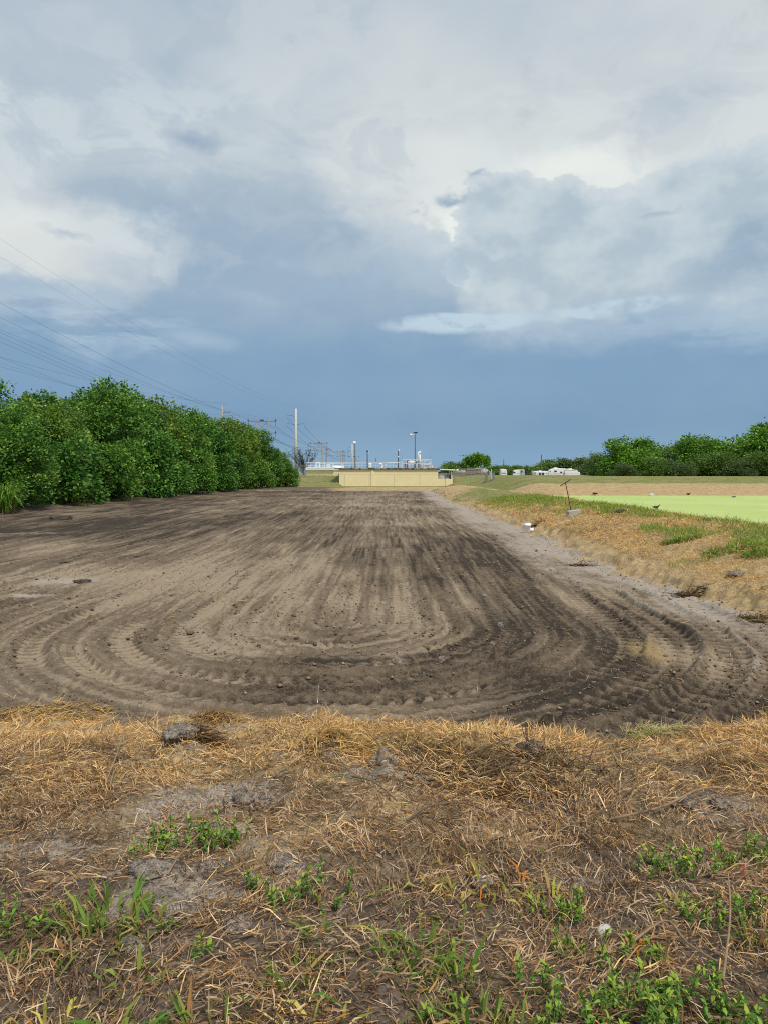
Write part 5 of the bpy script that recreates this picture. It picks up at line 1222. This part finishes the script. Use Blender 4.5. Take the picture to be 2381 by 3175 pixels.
# matted hay heaps
def heap(x, y, w, h, n, cols, label, L0=.16, seed=1):
    rg = np.random.default_rng(seed); a = rg.uniform(0, 6.28, n); r = np.sqrt(rg.random(n)); px = r * np.cos(a) * w * .5; py = r * np.sin(a) * w * .32
    pz = (1 - r ** 2) * h * .55 * rg.random(n) ** .5; o0 = gz1(x, y); zz = gz(x + px, y + py) - o0
    arr = blade_arrays(px, py, zz + pz, rg.normal(.3, .9, n), rg.normal(.02, .18, n), rg.gamma(5, L0 * .8 / 5, n) + .03, rg.uniform(.004, .008, n) * max(1, y / 7), rg.normal(.4, .5, n), pick(L3(*cols), n) * rg.uniform(.6, 1.1, n)[:, None], rg.normal(0, .6, n))
    o = blades_obj('hay_heap', arr, M['straw']); o.location = (x, y, o0); return tag(o, label, 'hay', 'hay heaps')
GOLD = ((206, 170, 104), (220, 188, 124), (186, 146, 82), (160, 122, 70)); DARK = ((96, 76, 54), (120, 96, 64), (76, 60, 44), (140, 112, 76)); PALE = ((196, 178, 132), (214, 198, 156), (170, 150, 100), (186, 176, 110))
heap(px2(150, 6.55), 6.5, 1.1, .10, 900, GOLD, 'golden hay heap at the soil edge, far left', seed=1); heap(px2(900, 6.35), 6.3, .8, .11, 800, GOLD, 'golden hay heap at the soil edge, left of the middle', seed=2)
heap(px2(690, 5.9), 5.85, .5, .10, 500, DARK[:2] + GOLD[2:], 'brown hay heap over a grey clod', seed=3); heap(px2(2020, 6.2), 6.15, .55, .12, 700, PALE, 'pale yellowish hay heap at the dark soil corner', seed=4)
heap(px2(1010, 4.8), 4.8, .6, .13, 700, GOLD, 'tangled hay heap beside the grey sand patch', seed=5); heap(px2(590, 5.0), 4.92, .45, .10, 600, DARK, 'dark straw cap behind the pale marl clod', seed=6)
heap(px2(2135, 13.0), 13.0, .7, .12, 420, DARK, 'grey-brown cut hay heap on the bank at right', .3, 7); heap(px2(2340, 10.9), 10.9, .6, .12, 420, DARK[:2] + PALE[2:3], 'brown hay heap at the right edge of the soil', .28, 8); heap(px2(1660, 28.2), 28.2, .8, .14, 300, DARK, 'dark brush heap left of the T-handled rod', .4, 9); heap(px2(1790, 17.5), 17.6, .5, .06, 200, DARK, 'thin brown brush on the bank slope', .3, 10)
heap(px2(1500, 4.35), 4.35, 1.1, .06, 700, DARK, 'dark matted stems right of the upright clod', .35, 11); heap(px2(1330, 4.75), 4.75, .7, .07, 450, DARK, 'dark matted stems behind the upright clod', .3, 12)

# long dry stems
def stem(pts, r, mt, label):
    P_ = [Vector((px2(px, D), D, gz1(px2(px, D), D) + h)) for px, D, h in pts]
    out = []
    for i in range(len(P_) - 1):
        p0, p1, p2, p3 = P_[max(i - 1, 0)], P_[i], P_[i + 1], P_[min(i + 2, len(P_) - 1)]
        for k in range(5):
            t = k / 5; out.append(.5 * ((2 * p1) + (-p0 + p2) * t + (2 * p0 - 5 * p1 + 4 * p2 - p3) * t * t + (-p0 + 3 * p1 - 3 * p2 + p3) * t ** 3))
    out.append(P_[-1]); n = len(out)
    tag(MB().tube(out, [r * (1 - .5 * i / n) for i in range(n)], 6).build('dry_stem', M[mt], None, True), label, 'stem', 'dry stems')
for pts, r, mt, lab in (
    ([(1880, 3.75, .03), (2050, 3.72, .05), (2180, 3.85, .06), (2330, 3.95, .03)], .008, 'stem', 'long straight tan stem lying across the right straw'), ([(1165, 4.9, .10), (1200, 4.7, .09), (1250, 4.55, .07), (1310, 4.52, .05), (1420, 4.55, .03)], .008, 'stem', 'curved tan stem arching over the upright clod'),
    ([(1340, 4.3, .04), (1440, 4.25, .04), (1540, 4.35, .05), (1600, 4.45, .05)], .007, 'darkstem', 'lower dark stem right of the upright clod'), ([(1380, 4.38, .05), (1480, 4.42, .06), (1560, 4.52, .05), (1640, 4.6, .04)], .007, 'darkstem', 'upper dark stem right of the upright clod'), ([(1430, 4.55, .06), (1520, 4.68, .07), (1600, 4.85, .06)], .006, 'darkstem', 'thin dark stem rising to the right'),
    ([(330, 4.1, .02), (365, 4.35, .12), (400, 4.9, .2), (440, 5.4, .06)], .005, 'stem', 'tall bent tan stem standing at left'), ([(340, 4.05, .02), (370, 4.25, .06), (450, 4.22, .03)], .006, 'stem', 'short forked tan stem at the left'), ([(960, 3.88, .03), (1040, 4.02, .05), (1130, 4.03, .04)], .004, 'weedstem', 'thin green stem lying in the middle straw'), ([(1095, 4.06, .05), (1160, 3.98, .05), (1230, 3.85, .03)], .006, 'darkstem', 'dark stem below the upright clod'),
    ([(1640, 3.55, .03), (1760, 3.62, .06), (1880, 3.8, .05), (1990, 4.05, .04)], .006, 'darkstem', 'dark stem sloping up through the right straw'), ([(1260, 3.6, .03), (1330, 3.75, .05), (1440, 3.78, .05), (1530, 3.6, .03)], .006, 'darkstem', 'arched dark stem in the middle of the straw'), ([(1050, 3.35, .03), (1130, 3.5, .04), (1250, 3.45, .03)], .006, 'darkstem', 'short dark stem in the middle foreground'),
    ([(1790, 2.42, .03), (1930, 2.50, .05), (2060, 2.62, .05), (2130, 2.42, .07), (2250, 2.30, .04)], .006, 'stem', 'pale crooked stem in the right foreground'), ([(2240, 2.25, .03), (2262, 2.55, .10), (2255, 2.8, .16)], .005, 'stem', 'pale upright stem at the right edge'), ([(100, 3.1, .03), (150, 3.08, .04), (175, 3.1, .03)], .010, 'stem', 'short thick reddish stem at the left'), ([(985, 7.0, .0), (986, 7.02, .08), (988, 7.0, .17)], .006, 'stone', 'thin pale stick standing upright in the soil'),
    ([(520, 2.95, .02), (560, 3.1, .05), (625, 3.35, .10)], .005, 'stem', 'orange dry blade crossing the leafy weed'), ([(55, 2.75, .02), (80, 2.95, .10), (95, 3.25, .2)], .004, 'darkstem', 'thin dark sprig standing at the far left')):
    stem(pts, r, mt, lab)

# ------------------------------------------------------------------ weeds and tufts of the foreground
def weed(px, D, w, h, nst, label, seed, flowers=0, leafl=.025, cols=((104, 144, 58), (132, 166, 70), (84, 122, 50), (150, 160, 70)), tips=((146, 176, 66), (164, 180, 72)), cat='weed'):
    rg = np.random.default_rng(seed); x, y = px2(px, D), D; z0 = gz1(x, y); e = empty('leafy_weed', (x, y, z0)); sm = MB(); P = []; fl = []
    for i in range(nst):
        a = rg.uniform(0, 6.28); r = math.sqrt(rg.random()) * .5; bx_, by_ = r * math.cos(a) * w, r * math.sin(a) * w * .6
        hh = h * rg.uniform(.45, 1.05) * (1.15 - .6 * r); lx, ly = rg.normal(0, .3) * hh, rg.normal(0, .3) * hh; zb = gz1(x + bx_, y + by_) - z0
        top = (bx_ + lx, by_ + ly, zb + hh); sm.tube([(bx_, by_, zb - .01), (bx_ + lx * .35, by_ + ly * .35, zb + hh * .5), top], [.0022, .0018, .0012], 4, False)
        nl = max(4, int(hh / .017))
        for k in range(nl):
            t = .15 + .85 * (k + rg.random()) / nl; c = (bx_ + lx * t, by_ + ly * t, zb + hh * t)
            for m_ in range(3): P.append((*c, rg.uniform(0, 6.28), rg.uniform(-.2, .9), t))
        for m_ in range(4): P.append((*top, rg.uniform(0, 6.28), rg.uniform(.6, 1.3), 1.2))
        if rg.random() < flowers: fl.append(top)
    P = np.array(P); n = len(P); L = leafl * rg.uniform(.6, 1.25, n); col = pick(L3(*cols), n) * rg.uniform(.65, 1.15, n)[:, None]
    tp = (P[:, 5] > 1.1) & (rg.random(n) < .55); col = np.where(tp[:, None], pick(L3(*tips), n), col)
    blades_obj('leaves', blade_arrays(P[:, 0], P[:, 1], P[:, 2], P[:, 3], P[:, 4], L, L * rg.uniform(.30, .46, n), rg.normal(.3, .4, n), col, rg.normal(0, .5, n)), M['leaf'], e)
    sm_o = sm.build('stems', M['weedstem'], e); sm_o['kind'] = 'stuff'
    for q in fl:
        an = np.linspace(0, 6.28, 7)[:-1]; n = 6
        blades_obj('flower', blade_arrays(np.full(n, q[0]), np.full(n, q[1]), np.full(n, q[2] + .004), an, np.full(n, .7), np.full(n, .016), np.full(n, .009), np.full(n, .4), np.tile(L3((226, 206, 70)), (n, 1))), M['grass'], e)
    return tag(e, label, cat, 'leafy weeds of the near bank')
for i, (px, D, w, h, ns, lab, fl) in enumerate((
    (590, 3.42, .30, .15, 46, 'lush leafy weed with a yellow flower before the grey sand patch', .12), (470, 3.30, .16, .09, 16, 'loose weed fringe left of the lush leafy weed', 0), (700, 3.42, .16, .11, 18, 'darker weed fringe right of the lush leafy weed', .1),
    (800, 2.86, .10, .12, 9, 'small bright sprout beside a grey lump', 0), (870, 2.72, .14, .10, 11, 'yellowish sprout right of the small bright one', .1), (985, 2.78, .24, .14, 18, 'loose yellow-green weed in the lower middle', .1), (1950, 2.78, .0, .0, 0, '', 0),
    (1742, 2.78, .20, .10, 20, 'leafy weed left of the pale pebble', .1), (1790, 2.55, .12, .09, 12, 'small leafy weed below the pale pebble', .15), (2130, 3.15, .38, .12, 34, 'spreading leafy weed beside the red leaf', .12), (2060, 3.2, .22, .10, 16, 'thin leafy weed left of the spreading one', .1), (2340, 3.2, .25, .13, 20, 'leafy weed at the right frame edge', .05), (2265, 2.72, .28, .12, 30, 'dark leafy weed with pale flowers at right', .25),
    (1955, 2.42, .18, .13, 16, 'loose weed above the large foreground weed bed', .05), (2060, 2.15, .34, .15, 44, 'large bright weed bed at lower right', .12), (2190, 2.08, .30, .13, 34, 'weed bed reaching toward the lower right corner', .1), (1900, 2.12, .26, .13, 30, 'weed bed left of the large bright one', .15), (1790, 2.10, .24, .12, 24, 'thin weed bed in the lower middle right', .2), (1690, 2.25, .14, .12, 12, 'upright weed sprig in the lower middle right', .1),
    (2290, 2.0, .3, .12, 30, 'faint weed bed in the lower right corner', 0), (30, 2.65, .18, .14, 18, 'leafy weed at the left frame edge', 0), (625, 2.45, .05, .08, 4, 'tiny sprig in the lower left straw', 0), (1360, 2.05, .08, .1, 5, 'tiny sprig in the bottom middle', .2))):
    if ns: weed(px, D, w * 1.3, h * .85, max(3, int(ns * .62)), lab, 50 + i, fl * .12 if i else .05)

def tuft(px, D, w, n, L0, label, seed, cols=((116, 148, 58), (92, 132, 48), (148, 162, 72), (128, 138, 64)), W0=.010, flat=.9):
    rg = np.random.default_rng(seed); x, y = px2(px, D), D; z0 = gz1(x, y)
    a = rg.uniform(0, 6.28, n); r = np.sqrt(rg.random(n)) * w * .5; bx_, by_ = r * np.cos(a), r * np.sin(a) * .7
    zz = gz(x + bx_, y + by_) - z0; L = L0 * rg.uniform(.5, 1.15, n)
    col = pick(L3(*cols), n) * rg.uniform(.7, 1.12, n)[:, None]; dead = rg.random(n) < .16; col = np.where(dead[:, None], pick(L3((186, 156, 96), (160, 120, 70)), n), col)
    o = blades_obj('grass_tuft', blade_arrays(bx_, by_, zz, a + rg.normal(0, .7, n), rg.uniform(.25, 1.35, n) * flat + .1, L, W0 * rg.uniform(.6, 1.25, n), rg.normal(.75, .45, n), col, rg.normal(0, .55, n)), M['grass'])
    o.location = (x, y, z0); return tag(o, label, 'grass', 'live grass tufts of the near bank')
YEL = ((190, 186, 84), (206, 194, 96), (164, 164, 76), (150, 156, 64)); 
for i, (px, D, w, n, L0, lab, cols) in enumerate((
    (330, 2.72, .36, 120, .15, 'lush grass tuft with spreading blades at left', None), (290, 2.50, .22, 36, .18, 'coarse grass blades in front of the lush left tuft', None), (460, 2.62, .16, 40, .13, 'dark glossy grass tuft beside the grey sand slab', None), (30, 2.42, .22, 40, .14, 'grass tuft cut by the left frame edge', None), (170, 2.10, .2, 26, .15, 'yellow-green grass tuft at the lower left', YEL), (240, 1.95, .16, 22, .15, 'upright grass blades at the bottom left', YEL), (380, 1.98, .18, 24, .15, 'broad green blades at the bottom left middle', None), (420, 2.32, .22, 30, .12, 'low flat grass blades left of the middle', None),
    (620, 2.05, .26, 44, .14, 'grass tuft in the lower left middle', None), (930, 2.30, .22, 44, .14, 'tall bright grass blades left of the middle bottom', None), (960, 2.02, .24, 40, .15, 'yellow-green grass tuft at the bottom middle', YEL), (980, 2.55, .1, 14, .13, 'few upright blades in the loose yellow-green weed', None), (1300, 2.38, .26, 70, .15, 'dense grass tuft right of the middle', None), (1390, 2.22, .24, 46, .14, 'grass tuft below the dense one', None), (1450, 2.02, .28, 50, .16, 'long grass blades at the bottom right of the middle', None), (1580, 2.0, .26, 44, .15, 'flattened grass blades at the bottom, right of the middle', None),
    (1330, 2.88, .18, 22, .12, 'yellow grass cross in the middle straw', YEL), (1420, 2.8, .2, 22, .12, 'yellow grass blades beside the low grey clod', YEL), (1560, 2.92, .26, 34, .16, 'tall yellow and orange blades in the middle', YEL + ((206, 130, 60),)), (1680, 2.85, .22, 26, .13, 'yellowing blades left of the leafy weed by the pebble', YEL), (2090, 2.85, .12, 30, .11, 'yellowing grass blades under the spreading weed', YEL), (2345, 2.55, .14, 26, .16, 'light green grass at the right frame edge', None), (720, 3.40, .05, 10, .10, 'single green shoot right of the lush weed', None),
    (620, 6.1, .2, 60, .22, 'pale upright grass tuft at the soil lip, left', PALE), (2040, 5.95, .35, 120, .16, 'light green tuft under the pale hay heap', ((168, 176, 92), (140, 158, 70), (196, 190, 120))), (1180, 5.2, .5, 60, .09, 'short green grass below the soil lip, left', None), (1420, 5.35, .5, 70, .09, 'short green grass below the soil lip, right', None), (1960, 2.55, .08, 10, .09, 'single orange and yellow blade cluster right of the pebble', ((214, 150, 60), (206, 170, 80))))):
    tuft(px, D, w, max(14, int(n * .75)), L0 * .88, lab, 100 + i, cols or ((116, 148, 58), (92, 132, 48), (148, 162, 72), (128, 138, 64)), W0=.011 if D < 3 else .008)
# far grass clumps on the pond bank
for i, (px, D, w, lab) in enumerate(((2270, 15.2, 1.3, 'bright green grass clump on the bank at right'), (2370, 14.2, .9, 'bright green grass clump cut by the right frame edge'), (2110, 17.4, .9, 'green grass clump up the bank slope'), (1900, 27.0, 1.0, 'green grass clump before the crest clods'))):
    tuft(px, D, w, 500, .20, lab, 140 + i, ((92, 134, 40), (110, 150, 48), (128, 160, 58)), W0=.014 * D / 14)
# red dried leaf
x, y = px2(2300, 3.0), 3.0
o = blades_obj('red_leaf', blade_arrays(np.array([0, .004, -.004]), np.zeros(3), np.zeros(3), np.array([1.0, 1.25, .8]), np.array([.9, .95, .85]), np.array([.07, .065, .06]), np.array([.012, .010, .009]), np.array([.3, .5, .2]), L3((160, 84, 66), (172, 100, 78), (138, 68, 54))), M['straw']); o.location = (x, y, gz1(x, y) + .02); tag(o, 'dried red leaf standing in the weeds at right', 'leaf')

# ------------------------------------------------------------------ birds
def bird(name, loc, rz, s, mt, label, legs=True, head_up=.55, white=False):
    """one continuous skin: tail, body, neck, head, bill"""
    ring = [(-.34, .30, .015, .03), (-.26, .27, .05, .04), (-.16, .25, .10, .085), (0, .235, .13, .115), (.12, .25, .115, .11), (.19, .30, .07, .075), (.225, .30 + head_up * .14, .042, .042), (.25, .30 + head_up * .22, .05, .05), (.285, .30 + head_up * .22, .042, .042), (.31, .295 + head_up * .22, .016, .016), (.36, .28 + head_up * .22, .004, .004)]
    n = 10; v = []; f = []
    for (x, z, ry, rz_2) in ring:
        for k in range(n): a = 2 * math.pi * k / n; v.append((x, ry * math.cos(a), z + rz_2 * math.sin(a)))
    for i in range(len(ring) - 1):
        for k in range(n): k2 = (k + 1) % n; f.append((i * n + k, i * n + k2, (i + 1) * n + k2, (i + 1) * n + k))
    f.append(tuple(range(n))[::-1]); f.append(tuple((len(ring) - 1) * n + k for k in range(n)))
    if legs:
        m = MB()
        for sd in (-.05, .05): m.tube([(.02, sd, .16), (.0, sd, .08), (.03, sd, 0), (.10, sd, -.003)], [.016, .011, .009, .006], 5)
        b = len(v); v += m.v; f += [tuple(b + i for i in q) for q in m.f]
    me = bpy.data.meshes.new(name); me.from_pydata(v, [], f); me.update()
    for p in me.polygons: p.use_smooth = True
    e = empty(name, loc, rz); e.scale = (s, s, s); link('body', me, mt, e)
    if white:
        m = MB(); m.lathe([(.02, -.09), (.10, -.06), (.118, 0), (.09, .03)], (0, 0, 0), 12); m.v = [(a * 1.2 + .10, b * 1.08, c * .9 + .235) for a, b, c in m.v]; m.build('breast', M['plumage'], e, True)
    return tag(e, label, 'bird')
x, y = px2(1842, 66.4), 66.4; bird('water_bird', (x, y, gz1(x, y)), math.pi * .95, .85, M['bird'], 'dark bird foraging on the far shore, leftmost', head_up=-.6)
x, y = px2(2132, 65.2), 65.2; bird('water_bird', (x, y, WATER), .2, .75, M['bird'], 'dark bird at the far water edge, middle', head_up=.0, legs=False)
x, y = px2(2273, 61.5), 61.5; bird('water_bird', (x, y, WATER - .12), .1, .62, M['bird'], 'dark bird swimming at right on the pond', legs=False, head_up=.2)
x, y = px2(2033, 41.5), 41.5; bird('water_bird', (x, y, WATER - .09), .1, .72, M['bird'], 'black and white duck on the pond near the grassy crest', legs=False, head_up=.5, white=True)
b = bird('crow', (lp.location.x + .10, lp.location.y, lp.location.z + H_LAMP), .25, 1.3, M['bird'], 'black bird perched on top of the lamp post', head_up=-.2)
